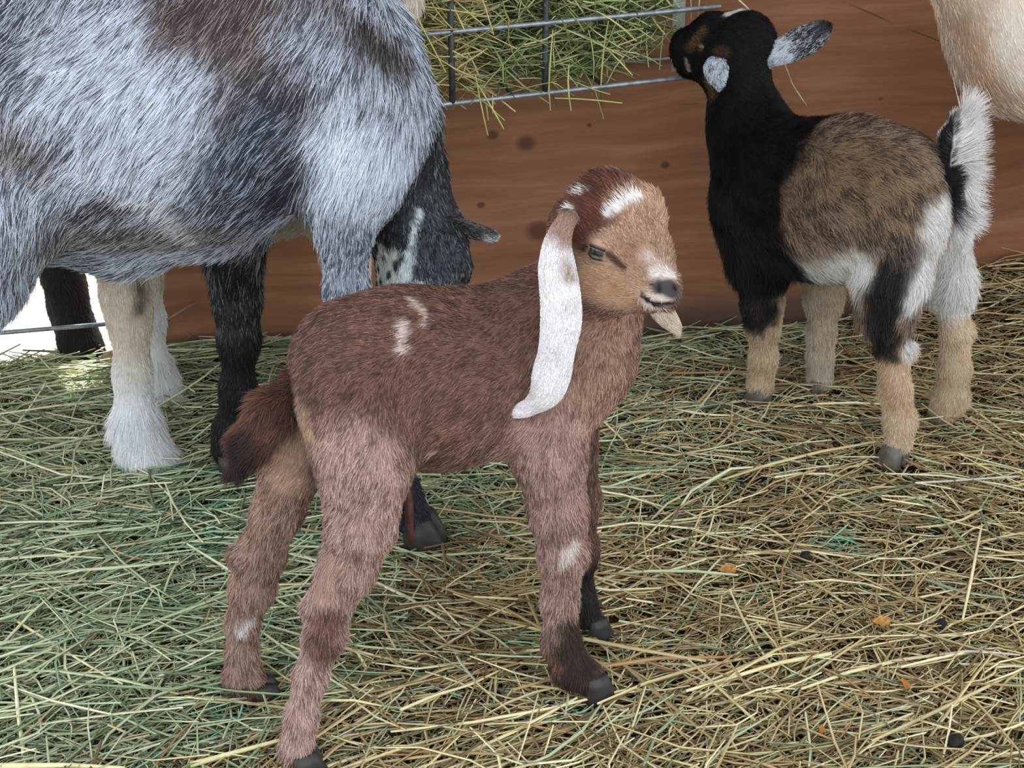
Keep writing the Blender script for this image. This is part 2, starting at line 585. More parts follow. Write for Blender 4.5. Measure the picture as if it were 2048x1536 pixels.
def sweep(name, pts, widths, thick, normal, mat_or_coat, parent, cup=0.0, nseg=16, sub=6):
    """an ear: a thick flap of the given half-widths along a curved line"""
    pts = np.array(pts, float); m = len(pts)
    ts = np.linspace(0, m - 1, (m - 1) * sub + 1)

    def cr(A, t):
        i = min(int(t), m - 2); u = t - i
        p0, p1, p2, p3 = A[max(i - 1, 0)], A[i], A[i + 1], A[min(i + 2, m - 1)]
        return 0.5 * (2 * p1 + (p2 - p0) * u + (2 * p0 - 5 * p1 + 4 * p2 - p3) * u * u + (3 * p1 - p0 - 3 * p2 + p3) * u ** 3)
    C = np.array([cr(pts, t) for t in ts]); Wd = np.array([max(cr(np.array(widths, float), t), 0.0006) for t in ts])
    Th = np.array([max(cr(np.array(thick, float), t), 0.0006) for t in ts])
    nv = np.array([np.asarray(normal, float)] * len(ts)) if np.ndim(normal) == 1 else np.array([cr(np.array(normal, float), t) for t in ts])
    T = nrm(np.gradient(C, axis=0))
    S = nrm(np.cross(T, nv)); Nn = nrm(np.cross(S, T))
    V = []
    for i in range(len(ts)):
        for j in range(nseg):
            a = 2 * math.pi * j / nseg
            u, v = math.cos(a), math.sin(a)
            V.append(C[i] + S[i] * u * Wd[i] + Nn[i] * (v * Th[i] + cup * Wd[i] * (u * u - 0.4)))
    n = len(ts)
    base = len(V)
    V.append(C[0]); V.append(C[-1] + T[-1] * Wd[-1] * 0.6)
    q = [(i * nseg + j, i * nseg + (j + 1) % nseg, (i + 1) * nseg + (j + 1) % nseg, (i + 1) * nseg + j)
         for i in range(n - 1) for j in range(nseg)]
    tri = [(base, (j + 1) % nseg, j, base) for j in range(nseg)] + [(base + 1, (n - 1) * nseg + j, (n - 1) * nseg + (j + 1) % nseg, base + 1) for j in range(nseg)]
    V = np.array(V)
    faces = [f for f in q] + [t[:3] for t in tri]
    if isinstance(mat_or_coat, Coat):
        o = mesh_np(name, V, faces, SKIN_M, parent, True, mat_or_coat.skin(V))
    else:
        o = mesh_np(name, V, faces, mat_or_coat, parent)
    Tq = np.array([(f[0], f[1], f[2]) for f in q] + [(f[0], f[2], f[3]) for f in q] + [t[:3] for t in tri])

    def fl(P):
        d = ((P[:, None, :] - C[None, ::3]) ** 2).sum(-1)
        return T[::3][d.argmin(1)]
    return o, V, Tq, fl


def hoof(parent, P, size, fwd, mat, squash=1.0):
    """two claws side by side, toes pointing along fwd; P is the middle of the coronet"""
    f = nrm(np.array([fwd[0], fwd[1], 0.0])); s = np.array([-f[1], f[0], 0.0])
    V, Fc = [], []
    for sd in (-1, 1):
        b = len(V); ns = 10
        rings = [(0.0, 0.42, 0.26, 0.0), (-0.35, 0.52, 0.29, 0.06), (-0.75, 0.62, 0.31, 0.14), (-0.95, 0.62, 0.29, 0.16)]
        for (z, lf, ls, sh) in rings:
            for j in range(ns):
                a = 2 * math.pi * j / ns
                ca, sa = math.cos(a), math.sin(a)
                x = lf * ca * (1.0 if ca > 0 else 0.75) + sh
                y = ls * sa * (1 - 0.25 * max(ca, 0)) + sd * 0.29 - sd * 0.05 * max(ca, 0)
                V.append(np.asarray(P) + size * (f * x + s * y) + np.array([0, 0, size * z * squash]))
        for r in range(3):
            for j in range(ns):
                Fc.append((b + r * ns + j, b + (r + 1) * ns + j, b + (r + 1) * ns + (j + 1) % ns, b + r * ns + (j + 1) % ns))
        Fc.append(tuple(b + j for j in range(ns))); Fc.append(tuple(b + 3 * ns + j for j in reversed(range(ns))))
    return mesh_np('hoof', V, Fc, mat, parent)


def eyeball(parent, P, r, look, iris, name='eye', pupil=(0.01, 0.01, 0.012)):
    """a ball whose iris and slot pupil are a pattern about its own look axis"""
    look = nrm(np.asarray(look, float))
    up = np.array([0, 0, 1.0]); sx = nrm(np.cross(up, look)); uy = np.cross(look, sx)
    nu, nv = 28, 20
    V, C = [], []
    for i in range(nv + 1):
        th = math.pi * i / nv
        for j in range(nu):
            ph = 2 * math.pi * j / nu
            x, y, z = math.sin(th) * math.cos(ph), math.sin(th) * math.sin(ph), math.cos(th)
            V.append(np.asarray(P) + r * (sx * x + uy * y + look * z))
            ang = th
            c = np.array(iris) if ang < 1.0 else np.array(lin(30, 24, 22))
            if abs(x) < 0.62 and abs(y) < 0.20 and z > 0: c = np.array(pupil)
            C.append(c)
    Fc = [(i * nu + j, (i + 1) * nu + j, (i + 1) * nu + (j + 1) % nu, i * nu + (j + 1) % nu) for i in range(nv) for j in range(nu)]
    return mesh_np(name, V, Fc, EYE_M, parent, True, np.array(C))


EYE_M = mat_attr('eye', 0.28, 0.4, 200, 0.1)


def tube_geo(pts, r, ns=8):
    pts = np.array(pts, float); n = len(pts)
    T = nrm(np.gradient(pts, axis=0))
    ref = np.array([0, 0, 1.0]) if abs(T[0][2]) < 0.8 else np.array([1.0, 0, 0])
    S = nrm(np.cross(T, ref)); N = np.cross(S, T)
    rr = np.full(n, r) if np.isscalar(r) else np.array(r, float)
    a = np.arange(ns) * 2 * math.pi / ns
    V = pts[:, None] + rr[:, None, None] * (S[:, None] * np.cos(a)[None, :, None] + N[:, None] * np.sin(a)[None, :, None])
    V = V.reshape(-1, 3)
    Fc = [(i * ns + j, i * ns + (j + 1) % ns, (i + 1) * ns + (j + 1) % ns, (i + 1) * ns + j) for i in range(n - 1) for j in range(ns)]
    Fc += [tuple(reversed(range(ns))), tuple((n - 1) * ns + j for j in range(ns))]
    return V, Fc


def keep_away(spots):
    """fur density: none close to the given (point, radius) spots"""
    def f(P):
        m = np.ones(len(P))
        for c, r in spots:
            m = m * smooth(r * 0.8, r * 1.15, np.linalg.norm(P - c, axis=1))
        return m
    return f


BR_DK, BR, BR_LT, TAN = lin(80, 56, 50), lin(138, 104, 91), lin(164, 136, 124), lin(192, 162, 138)
WHITE, OFFW = lin(232, 228, 228), lin(206, 196, 186)


# ================================================================== the brown kid
def brown_kid():
    g = Goat('goat_kid', 0.0032)
    back = (-0.9, -0.3, -0.35)
    g.chain((700, 742, 1.10, 112), (770, 756, 1.115, 140), (880, 764, 1.14, 154), (1050, 752, 1.18, 148), k=0.04, flow=back)
    g.chain((700, 700, 1.10, 86), (800, 690, 1.12, 88), (960, 686, 1.16, 84), (1070, 640, 1.18, 88), k=0.03, flow=back)
    g.chain((1130, 738, 1.17, 104), (1128, 800, 1.16, 62), k=0.03, flow=(0.1, -0.1, -1))
    g.chain((1195, 535, 1.20, 84), (1110, 700, 1.18, 124), k=0.04, flow=(-0.3, -0.1, -1))
    g.chain((1225, 600, 1.185, 58), (1175, 715, 1.165, 88), k=0.03, flow=(-0.3, -0.1, -1))
    # head, from the muzzle up to the poll
    up = lambda *q, k=0.02: g.chain(*q, k=k)
    up((1256, 500, 1.150, 74), (1218, 448, 1.185, 96), k=0.025)
    up((1318, 572, 1.102, 39), (1276, 518, 1.128, 62), k=0.016)
    up((1276, 518, 1.128, 62), (1256, 500, 1.150, 74), k=0.016)
    up((1296, 600, 1.112, 27), (1212, 566, 1.150, 56), k=0.014)          # jaw
    up((1212, 566, 1.150, 56), (1180, 500, 1.180, 66), k=0.02)
    up((1334, 560, 1.098, 21), (1338, 588, 1.094, 19), k=0.010)          # nose pad
    up((1288, 592, 1.100, 20), (1330, 606, 1.094, 17), k=0.008)          # lips
    up((1214, 485, 1.131, 21), (1176, 481, 1.145, 23), k=0.008)          # brow of the near eye
    up((1312, 428, 1.172, 15), (1300, 406, 1.178, 24), k=0.022)          # brow of the far eye
    up((1186, 530, 1.146, 17), (1250, 548, 1.114, 15), k=0.010)          # cheekbone
    g.ball((1192, 580, 1.150, 26), k=0.012, flow=(-1, 0, 0))
    g.ball((1210, 398, 1.19, 52), k=0.02, flow=(-1, 0, 0.2))
    g.ball((1148, 452, 1.172, 38), k=0.03, flow=(-0.4, 0, -1))           # ear root
    # legs
    dn = (0.0, 0.0, -1.0)
    g.chain((700, 810, 1.060, 104), (728, 925, 1.048, 86), (722, 1050, 1.040, 58), (696, 1135, 1.042, 45), (662, 1200, 1.045, 40), k=0.025, flow=(-0.35, 0, -1))
    g.chain((662, 1200, 1.045, 41), (650, 1270, 1.040, 37), (622, 1350, 1.033, 29), (604, 1430, 1.024, 28), (592, 1500, 1.020, 35), k=0.012, flow=dn)
    g.ball((622, 1213, 1.054, 20), k=0.012, flow=dn)
    g.chain((618, 850, 1.11, 76), (578, 950, 1.12, 50), (556, 1020, 1.125, 42), (520, 1110, 1.135, 45), k=0.02, flow=(-0.35, 0, -1))
    g.chain((520, 1110, 1.135, 45), (505, 1175, 1.137, 41), (486, 1245, 1.138, 29), (484, 1300, 1.138, 27), (486, 1350, 1.136, 33), (508, 1374, 1.132, 27), k=0.012, flow=dn)
    g.ball((474, 1110, 1.144, 20), k=0.012, flow=dn)
    g.chain((1092, 820, 1.130, 74), (1100, 920, 1.125, 60), (1116, 1020, 1.128, 47), (1124, 1105, 1.130, 44), k=0.025, flow=dn)
    g.chain((1124, 1105, 1.130, 44), (1120, 1200, 1.136, 32), (1122, 1285, 1.138, 34), (1142, 1335, 1.136, 36), (1168, 1352, 1.130, 34), k=0.012, flow=dn)
    g.ball((1136, 1108, 1.122, 30), k=0.015, flow=dn)
    g.chain((1130, 860, 1.215, 66), (1145, 1000, 1.225, 46), (1152, 1100, 1.23, 36), (1150, 1190, 1.235, 30), (1172, 1232, 1.234, 28), k=0.02, flow=dn)
    # eye opening, mouth line and nostrils
    g.carve((1322, 572, 1.080, 4), (1314, 580, 1.082, 4), 0.003)
    g.carve((1352, 570, 1.080, 3), (1354, 578, 1.082, 3), 0.003)
    g.carve((1283, 590, 1.080, 4), (1308, 607, 1.076, 4.5), 0.003)
    g.carve((1308, 607, 1.076, 4.5), (1348, 603, 1.078, 4), 0.003)
    H = g.hit
    c = Coat(BR, BR_DK, 0.55)

    def hp(*xy, r, light, dark=None, prob=0.0, soft=0.4, wob=0.25, ns=45, off=0.0):
        pts = [H(*p) for p in xy]
        if len(pts) == 1: pts = pts * 2
        for a, b in zip(pts[:-1], pts[1:]):
            c.patch(a, b, r * mpp(a), light, dark, prob, soft, wob, ns)
    hp((1190, 790), (1110, 880), r=120, light=lin(176, 144, 132), dark=lin(110, 78, 68), prob=0.42, soft=0.6)
    hp((1250, 640), (1200, 760), r=70, light=lin(176, 142, 122), dark=lin(112, 80, 66), prob=0.45, soft=0.6)
    hp((700, 950), (740, 1060), (660, 1200), (610, 1450), r=105, light=lin(186, 158, 148), dark=lin(112, 82, 72), prob=0.40, soft=0.5)
    hp((560, 1000), (510, 1110), (490, 1300), r=85, light=lin(172, 144, 130), dark=lin(104, 74, 64), prob=0.42, soft=0.4)
    hp((1110, 900), (1120, 1120), (1115, 1250), r=80, light=lin(182, 152, 142), dark=lin(110, 80, 72), prob=0.42, soft=0.4)
    hp((600, 840), (580, 960), r=40, light=lin(190, 160, 136), dark=BR_LT, prob=0.4, soft=0.6)
    hp((655, 1240), (640, 1300), r=34, light=BR, dark=BR_DK, prob=0.5, soft=0.6)
    hp((660, 1130), (640, 1185), r=26, light=lin(186, 152, 140), dark=BR_LT, prob=0.4, soft=0.7)
    # dark feet in front
    hp((1150, 1290), (1150, 1370), r=52, light=lin(74, 56, 48), dark=lin(44, 36, 34), prob=0.5, soft=0.4)
    hp((1095, 1310), (1110, 1330), r=20, light=BR, dark=BR_DK, prob=0.4, soft=0.5)
    c.patch(at(1160, 1150, 1.24), at(1175, 1250, 1.24), 0.045, lin(52, 42, 40), lin(34, 30, 30), 0.5)
    # face
    hp((1290, 480), (1250, 480), (1220, 540), r=95, light=TAN, dark=lin(146, 112, 90), prob=0.5, soft=0.35)
    hp((1240, 585), (1190, 560), r=40, light=lin(186, 146, 112), dark=TAN, prob=0.4, soft=0.6)
    hp((1205, 380), (1150, 440), r=56, light=lin(110, 68, 54), dark=lin(72, 44, 36), prob=0.5, soft=0.3, wob=0.4)
    hp((1268, 500), (1296, 516), r=26, light=lin(172, 138, 112), dark=lin(136, 100, 78), prob=0.5, soft=0.7)
    c.patch(H(1290, 430), at(1318, 415, 1.19), 0.026, TAN, lin(150, 108, 82), 0.4, 0.5)
    hp((1296, 512), (1332, 548), r=15, light=lin(206, 186, 180), dark=TAN, prob=0.4, soft=0.9)
    hp((1312, 546), (1338, 545), r=15, light=lin(222, 208, 205), dark=OFFW, prob=0.3, soft=0.6)
    hp((1320, 600), (1298, 604), r=20, light=lin(214, 196, 186), dark=OFFW, prob=0.3, soft=0.6)
    hp((1345, 590), r=16, light=lin(210, 186, 178), dark=OFFW, prob=0.3)
    hp((1222, 425), (1245, 408), (1272, 392), r=12, light=WHITE, soft=0.3, wob=0.35, ns=70)
    hp((1262, 396), (1274, 392), r=14, light=WHITE, soft=0.3)
    hp((1152, 388), (1172, 376), r=7, light=WHITE, soft=0.4)
    hp((1135, 418), (1138, 440), r=15, light=WHITE, soft=0.35)
    hp((1166, 500), (1174, 492), r=5, light=lin(58, 40, 32), soft=0.5, wob=0.1)
    hp((1214, 508), (1222, 513), (1234, 524), (1248, 536), r=7.5, light=lin(84, 58, 44), soft=0.7, wob=0.2)
    hp((1318, 572), (1338, 576), (1348, 584), r=15, light=lin(84, 78, 80), dark=lin(58, 53, 55), prob=0.5, soft=0.4, wob=0.25)
    hp((1319, 574), (1315, 582), r=6, light=lin(30, 26, 28), soft=0.5, wob=0.1)
    hp((1349, 572), (1352, 580), r=4, light=lin(30, 26, 28), soft=0.5, wob=0.1)
    hp((1284, 592), (1308, 609), (1347, 606), r=6.5, light=lin(44, 34, 34), soft=0.3, wob=0.1)
    # white flecks
    hp((826, 596), (850, 622), (852, 650), r=7, light=lin(220, 196, 190), dark=BR_LT, prob=0.25, soft=0.6, wob=0.5, ns=90)
    hp((812, 645), (806, 690), r=11, light=lin(214, 196, 192), dark=BR_LT, prob=0.3, soft=0.6, wob=0.6, ns=90)
    hp((1148, 1085), (1132, 1118), r=16, light=lin(214, 198, 192), dark=BR_LT, prob=0.3, soft=0.5)
    hp((505, 1238), (478, 1262), r=11, light=lin(216, 206, 204), dark=BR_LT, prob=0.25, soft=0.5)
    hp((868, 905), r=10, light=lin(190, 160, 150), soft=0.6)
    o = g.build(c, 'reddish brown goat kid with long white drooping ears, standing in front on the hay')
    nose = H(1334, 576); eyeP = H(1195, 504)
    near_nose = keep_away([(nose, 24 * mpp(nose)), (eyeP, 13 * mpp(eyeP)), (H(1178, 503), 9 * mpp(eyeP)), (H(1210, 507), 9 * mpp(eyeP)), *[(H(x, y), 11 * mpp(nose)) for x, y in ((1284, 592), (1292, 598), (1300, 603), (1309, 608), (1319, 608), (1328, 608), (1338, 606), (1346, 605))]])
    poll = H(1205, 385)

    def length(P):
        z = P[:, 2]
        L = 0.0075 + 0.0015 * smooth(0.30, 0.20, z)
        dh = np.linalg.norm(P - eyeP, axis=1)
        L = L * (0.46 + 0.54 * smooth(0.045, 0.10, dh))
        L = L + 0.006 * smooth(0.04, 0.02, np.linalg.norm(P - poll, axis=1))
        return L
    add_fur(o, 'coat', g.V, g.Q, c, 170000, length, g.flow, 0.00024, 0.22, near_nose, clump=0.32, jit=0.38, streak=120)
    # near ear, hanging
    ec = Coat(lin(228, 224, 228), lin(190, 180, 180), 0.3)
    epx = [(1140, 425, 1.140, 16), (1116, 480, 1.122, 27), (1113, 530, 1.110, 38), (1120, 595, 1.100, 42), (1121, 645, 1.095, 42), (1113, 700, 1.090, 37), (1103, 748, 1.086, 39), (1090, 786, 1.084, 33), (1066, 810, 1.086, 20), (1040, 822, 1.089, 15), (1020, 828, 1.092, 8)]
    pts = [at(*q[:3]) for q in epx]; sc = [mpp(p) for p in pts]
    ec.patch(at(1135, 420, 1.13), at(1140, 455, 1.13), 0.020, BR_LT, BR, 0.5, 0.5)
    ec.patch(at(1134, 525, 1.10), at(1140, 552, 1.10), 0.006, lin(140, 118, 110), OFFW, 0.3, 0.8)
    ear, EV, ET, efl = sweep('ear', pts, [q[3] * s for q, s in zip(epx, sc)], [0.006, 0.006, 0.006, 0.005, 0.005, 0.005, 0.005, 0.005, 0.004, 0.004, 0.003], (-0.25, -1, 0.1), ec, o, cup=-0.13)
    tag(ear, 'long white drooping ear')
    add_fur(ear, 'hair', EV, ET, ec, 16000, 0.0058, efl, 0.0002, 0.18, clump=0.2)
    epx = [(1285, 545, 1.215, 18), (1305, 590, 1.218, 26), (1330, 630, 1.215, 22), (1348, 652, 1.212, 15), (1356, 668, 1.210, 6)]
    pts = [at(*q[:3]) for q in epx]; sc = [mpp(p) for p in pts]
    e2 = Coat(lin(205, 192, 178), lin(170, 150, 130), 0.35)
    ear, EV, ET, efl = sweep('ear', pts, [q[3] * s for q, s in zip(epx, sc)], [0.005, 0.005, 0.0045, 0.004, 0.003], (0.3, -1, 0.1), e2, o, cup=0.1)
    add_fur(ear, 'hair', EV, ET, e2, 4000, 0.006, efl, 0.0002, 0.2)
    # tail
    t = Goat('tail', 0.003)
    t.chain((606, 765, 1.085, 28), (545, 825, 1.055, 34), (505, 880, 1.045, 30), (474, 935, 1.040, 13), k=0.015)
    tc = Coat(lin(122, 82, 68), BR_DK, 0.5)
    tc.patch(at(500, 905, 1.02), at(470, 945, 1.03), 0.022, lin(58, 40, 34), lin(36, 28, 26), 0.5, 0.5)
    tl = t.build(tc, None, None); del_props(tl); tl.parent = o
    add_fur(tl, 'hair', t.V, t.Q, tc, 16000, 0.017, t.flow, 0.00022, 0.25, clump=0.6)
    # drying cord under the belly
    cord = np.array([at(812, 915, 1.115), at(813, 960, 1.105), at(818, 1010, 1.10), at(819, 1050, 1.098), at(824, 1088, 1.097)])
    V, Fc = tube_geo(cord, [0.0055, 0.0048, 0.0042, 0.004, 0.002], 10)
    mesh_np('umbilical_cord', V, Fc, mat_noise('cord', lin(58, 32, 30), lin(88, 50, 46), 120, 0.5, 0.35), o)
    # eye
    out = nrm(eyeP - at(1225, 500, 1.19))
    gr = np.array([float(g.sdf((eyeP + d)[None])[0] - g.sdf((eyeP - d)[None])[0]) for d in np.eye(3) * 0.009])
    look = nrm(nrm(gr) * 0.8 + nrm(np.array([0, 0, CAM_H]) - eyeP) * 0.2)
    ec_ = eyeP - look * 0.0078
    eyeball(o, ec_, 0.0120, look, lin(104, 106, 100))
    up_ = np.array([0.10, 0, 1.0]); sx = nrm(np.cross(up_, look)); uy = np.cross(look, sx)
    for sgn, e0 in ((1, 17.0), (-1, 24.0)):
        V, C = [], []
        na, ne = 25, 9
        for a_ in range(na):
            ph = math.radians(-84 + 168 * a_ / (na - 1))
            ed = math.radians(e0 * math.cos(ph * 1.05))
            for q in range(ne):
                th = ed + (math.radians(80) - ed) * (q / (ne - 1)) ** 1.3
                rr = 0.0120 * (1.02 if q == 0 else 1.09)
                V.append(ec_ + rr * (sx * math.cos(th) * math.sin(ph) + uy * sgn * math.sin(th) + look * math.cos(th) * math.cos(ph)))
                dk = smooth(3.6 if sgn > 0 else 2.2, 1.2, q)
                C.append(lin(170, 140, 116) * (1 - dk) + lin(52, 38, 32) * dk)
        Fc = [(a_ * ne + q, a_ * ne + q + 1, (a_ + 1) * ne + q + 1, (a_ + 1) * ne + q)[::-sgn] for a_ in range(na - 1) for q in range(ne - 1)]
        mesh_np('eyelid', V, Fc, SKIN_M, o, True, np.array(C))
    e2p = at(1303, 476, 1.172)
    eyeball(o, e2p, 0.0088, nrm(np.array([1.0, 0.25, 0.1])), lin(150, 152, 150))
    # hooves
    fw = (0.94, 0.33)
    for (px, py, Y, m, s) in ((592, 1505, 1.018, HOOF_D, 0.032), (520, 1372, 1.130, HOOF_D, 0.027), (1176, 1352, 1.128, HOOF_D, 0.031), (1180, 1238, 1.232, HOOF_D, 0.027)):
        P = at(px, py, Y)
        hoof(o, P + np.array([0.004, 0, 0.004]), s, fw, m, max(0.4, min(1.0, (P[2] + 0.012) / (0.95 * s))))
    return o


def del_props(o):
    for k in ('label', 'category', 'group'):
        if k in o: del o[k]


# ================================================================== the black and tan kid
def dark_kid():
    g = Goat('goat_kid', 0.0036)
    back = (0.62, -0.62, -0.5)
    g.chain((1555, 425, 1.80, 112), (1640, 412, 1.77, 124), (1720, 402, 1.72, 130), (1785, 400, 1.68, 108), k=0.05, flow=back)
    g.chain((1540, 330, 1.80, 80), (1600, 340, 1.79, 78), (1700, 330, 1.73, 70), (1800, 340, 1.68, 60), k=0.04, flow=back)
    g.chain((1505, 420, 1.80, 68), (1520, 510, 1.80, 62), k=0.03, flow=(0, 0, -1))
    g.chain((1478, 175, 1.885, 60), (1495, 260, 1.86, 66), (1535, 360, 1.82, 96), k=0.04, flow=(0.25, -0.2, -1))
    hd = (0.8, -0.4, -0.25)
    g.chain((1492, 82, 1.885, 58), (1470, 120, 1.885, 56), k=0.03, flow=hd)
    g.chain((1400, 92, 1.905, 40), (1460, 88, 1.89, 54), k=0.02, flow=hd)
    g.chain((1366, 84, 1.912, 23), (1400, 92, 1.905, 40), k=0.015, flow=hd)
    g.chain((1380, 128, 1.905, 24), (1440, 132, 1.89, 44), k=0.02, flow=hd)
    g.chain((1362, 104, 1.912, 20), (1380, 128, 1.905, 22), k=0.012, flow=hd)
    g.ball((1420, 52, 1.90, 26), k=0.02, flow=hd)
    dn = (0, 0, -1)
    g.chain((1522, 530, 1.795, 52), (1524, 610, 1.80, 34), (1526, 655, 1.80, 27), (1527, 715, 1.805, 21), (1520, 768, 1.81, 26), k=0.02, flow=dn)
    g.chain((1640, 520, 1.84, 44), (1648, 600, 1.845, 32), (1642, 670, 1.848, 22), (1640, 715, 1.85, 20), (1640, 757, 1.85, 25), k=0.02, flow=dn)
    g.chain((1800, 480, 1.655, 84), (1782, 560, 1.645, 62), (1770, 630, 1.64, 38), (1786, 705, 1.632, 28), k=0.03, flow=(0.1, 0, -1))
    g.chain((1786, 705, 1.632, 31), (1790, 780, 1.625, 28), (1800, 840, 1.622, 28), (1797, 882, 1.618, 26), k=0.012, flow=dn)
    g.ball((1816, 702, 1.632, 15), k=0.015, flow=dn)
    g.chain((1870, 470, 1.72, 70), (1900, 560, 1.73, 36), (1912, 665, 1.735, 23), k=0.03, flow=dn)
    g.chain((1912, 665, 1.735, 28), (1909, 740, 1.74, 28), (1902, 795, 1.745, 31), (1890, 818, 1.742, 28), k=0.012, flow=dn)
    g.ball((1934, 662, 1.735, 14), k=0.012, flow=dn)
    H = g.hit
    BLK, BLK2 = lin(30, 27, 28), lin(16, 15, 16)
    AG, AG2 = lin(154, 132, 114), lin(66, 52, 44)
    CRM, WH = lin(205, 184, 156), lin(226, 222, 220)
    c = Coat(AG, AG2, 0.50)

    def hp(*xy, r, light, dark=None, prob=0.0, soft=0.35, wob=0.25, ns=40):
        pts = [H(*p) for p in xy]
        if len(pts) == 1: pts = pts * 2
        for a, b in zip(pts[:-1], pts[1:]):
            c.patch(a, b, r * mpp(a), light, dark, prob, soft, wob, ns)
    hp((1700, 330), (1800, 400), r=70, light=lin(156, 128, 102), dark=AG2, prob=0.45, soft=0.9)
    # white belly and rump
    hp((1560, 560), (1640, 545), (1720, 540), r=42, light=WH, dark=lin(178, 164, 150), prob=0.35, soft=0.6, wob=0.4)
    hp((1885, 430), (1850, 520), (1830, 580), r=44, light=WH, dark=lin(190, 180, 172), prob=0.25, soft=0.5, wob=0.4)
    c.patch(at(1905, 430, 1.70), at(1905, 640, 1.73), 0.062, WH, lin(190, 182, 174), 0.25, 0.4)
    # legs cream
    c.patch(at(1524, 600, 1.80), at(1524, 800, 1.80), 0.048, CRM, lin(164, 134, 104), 0.35, 0.25)
    c.patch(at(1645, 560, 1.85), at(1640, 790, 1.85), 0.048, lin(206, 192, 172), lin(166, 144, 120), 0.3, 0.25)
    c.patch(at(1790, 740, 1.63), at(1798, 920, 1.62), 0.050, CRM, lin(180, 140, 104), 0.38, 0.2)
    c.patch(at(1910, 690, 1.74), at(1895, 840, 1.74), 0.050, CRM, lin(176, 146, 112), 0.3, 0.25)
    # black stripe down the near thigh
    hp((1790, 530), (1765, 600), (1768, 680), r=34, light=lin(44, 38, 36), dark=BLK, prob=0.6, soft=0.4, wob=0.3)
    hp((1810, 505), r=30, light=lin(120, 104, 94), dark=BLK, prob=0.6, soft=0.9)
    hp((1742, 690), (1790, 712), r=16, light=lin(62, 48, 40), dark=BLK, prob=0.6, soft=0.5)
    hp((1818, 680), (1820, 700), r=20, light=lin(214, 210, 214), dark=lin(160, 140, 120), prob=0.2, soft=0.5)
    hp((1540, 560), (1552, 640), r=12, light=lin(176, 136, 98), dark=AG2, prob=0.3, soft=0.6)
    # black front half and line along the back
    c.patch(at(1525, 330, 1.79), at(1495, 480, 1.78), 0.088, BLK, BLK2, 0.5, 0.14, 0.18, 35)
    c.patch(at(1590, 300, 1.78), at(1500, 400, 1.80), 0.060, BLK, BLK2, 0.5, 0.2, 0.2, 35)
    c.patch(at(1505, 500, 1.79), at(1508, 600, 1.80), 0.040, BLK, BLK2, 0.5, 0.2, 0.25, 35)
    hp((1498, 590), (1505, 640), r=24, light=BLK, dark=AG2, prob=0.35, soft=0.5)
    c.patch(at(1480, 80, 1.90), at(1490, 260, 1.86), 0.120, BLK, BLK2, 0.5, 0.2, 0.1)
    c.patch(at(1600, 250, 1.79), at(1840, 285, 1.70), 0.018, lin(36, 30, 30), BLK2, 0.6, 0.6, 0.35)
    c.patch(at(1840, 285, 1.70), at(1905, 390, 1.66), 0.022, lin(36, 30, 30), BLK2, 0.6, 0.5, 0.3)
    # head marks
    hp((1455, 28), (1480, 20), r=11, light=WH, soft=0.3, wob=0.2)
    hp((1405, 60), (1378, 95), r=9, light=lin(112, 84, 62), dark=BLK, prob=0.5, soft=0.8)
    hp((1432, 102), (1450, 104), r=9, light=lin(96, 72, 54), dark=BLK, prob=0.5, soft=0.8)
    hp((1415, 165), (1422, 185), r=14, light=lin(120, 96, 66), dark=BLK, prob=0.5, soft=0.8)
    hp((1372, 118), (1376, 140), r=4, light=lin(170, 160, 150), dark=BLK, prob=0.4, soft=0.6)
    o = g.build(c, 'black and tan goat kid with white belly, back turned, reaching up to the hay feeder')
    nz = H(1358, 92)

    def length(P):
        L = 0.012 + 0.010 * smooth(0.30, 0.20, P[:, 2])
        L = L * (0.42 + 0.58 * smooth(0.10, 0.16, np.linalg.norm(P - nz, axis=1)))
        L = np.where(P[:, 2] < 0.155, 0.0085, np.where(P[:, 2] < 0.19, 0.011, L))
        return L
    add_fur(o, 'coat', g.V, g.Q, c, 150000, length, g.flow, 0.00026, 0.30, keep_away([(nz, 0.012)]), clump=0.45)
    # ears
    er = Coat(lin(190, 196, 206), lin(28, 26, 30), 0.66)
    er.patch(at(1548, 120, 1.86), at(1556, 110, 1.86), 0.018, lin(186, 190, 200), lin(60, 58, 64), 0.2, 0.6)
    er.patch(at(1645, 50, 1.87), at(1655, 50, 1.87), 0.022, lin(40, 38, 42), lin(24, 22, 26), 0.5, 0.6)
    epx = [(1530, 118, 1.868, 16), (1560, 104, 1.862, 26), (1600, 86, 1.860, 30), (1636, 66, 1.862, 25), (1656, 52, 1.866, 10)]
    pts = [at(*q[:3]) for q in epx]; sc = [mpp(p) for p in pts]
    ear, EV, ET, efl = sweep('ear', pts, [q[3] * s for q, s in zip(epx, sc)], [0.005, 0.004, 0.0035, 0.003, 0.002], (-0.1, -1, 0.35), er, o, cup=-0.12)
    tag(ear, 'speckled black and grey ear held out sideways')
    add_fur(ear, 'hair', EV, ET, er, 9000, 0.0062, efl, 0.00026, 0.15, streak=260)
    e2 = Coat(lin(176, 184, 194), lin(66, 66, 72), 0.35)
    epx = [(1434, 118, 1.832, 15), (1432, 134, 1.822, 25), (1434, 152, 1.815, 22), (1437, 168, 1.812, 12), (1438, 178, 1.812, 5)]
    pts = [at(*q[:3]) for q in epx]; sc = [mpp(p) for p in pts]
    ear, EV, ET, efl = sweep('ear', pts, [q[3] * s for q, s in zip(epx, sc)], [0.004, 0.004, 0.0035, 0.003, 0.002], (-0.1, -1, 0.25), e2, o, cup=0.15)
    add_fur(ear, 'hair', EV, ET, e2, 4500, 0.005, efl, 0.00026, 0.15, streak=260)
    # tail, held up
    t = Goat('tail', 0.003)
    t.chain((1908, 430, 1.665, 16), (1902, 350, 1.655, 20), (1904, 280, 1.655, 18), (1914, 236, 1.66, 12), k=0.012)
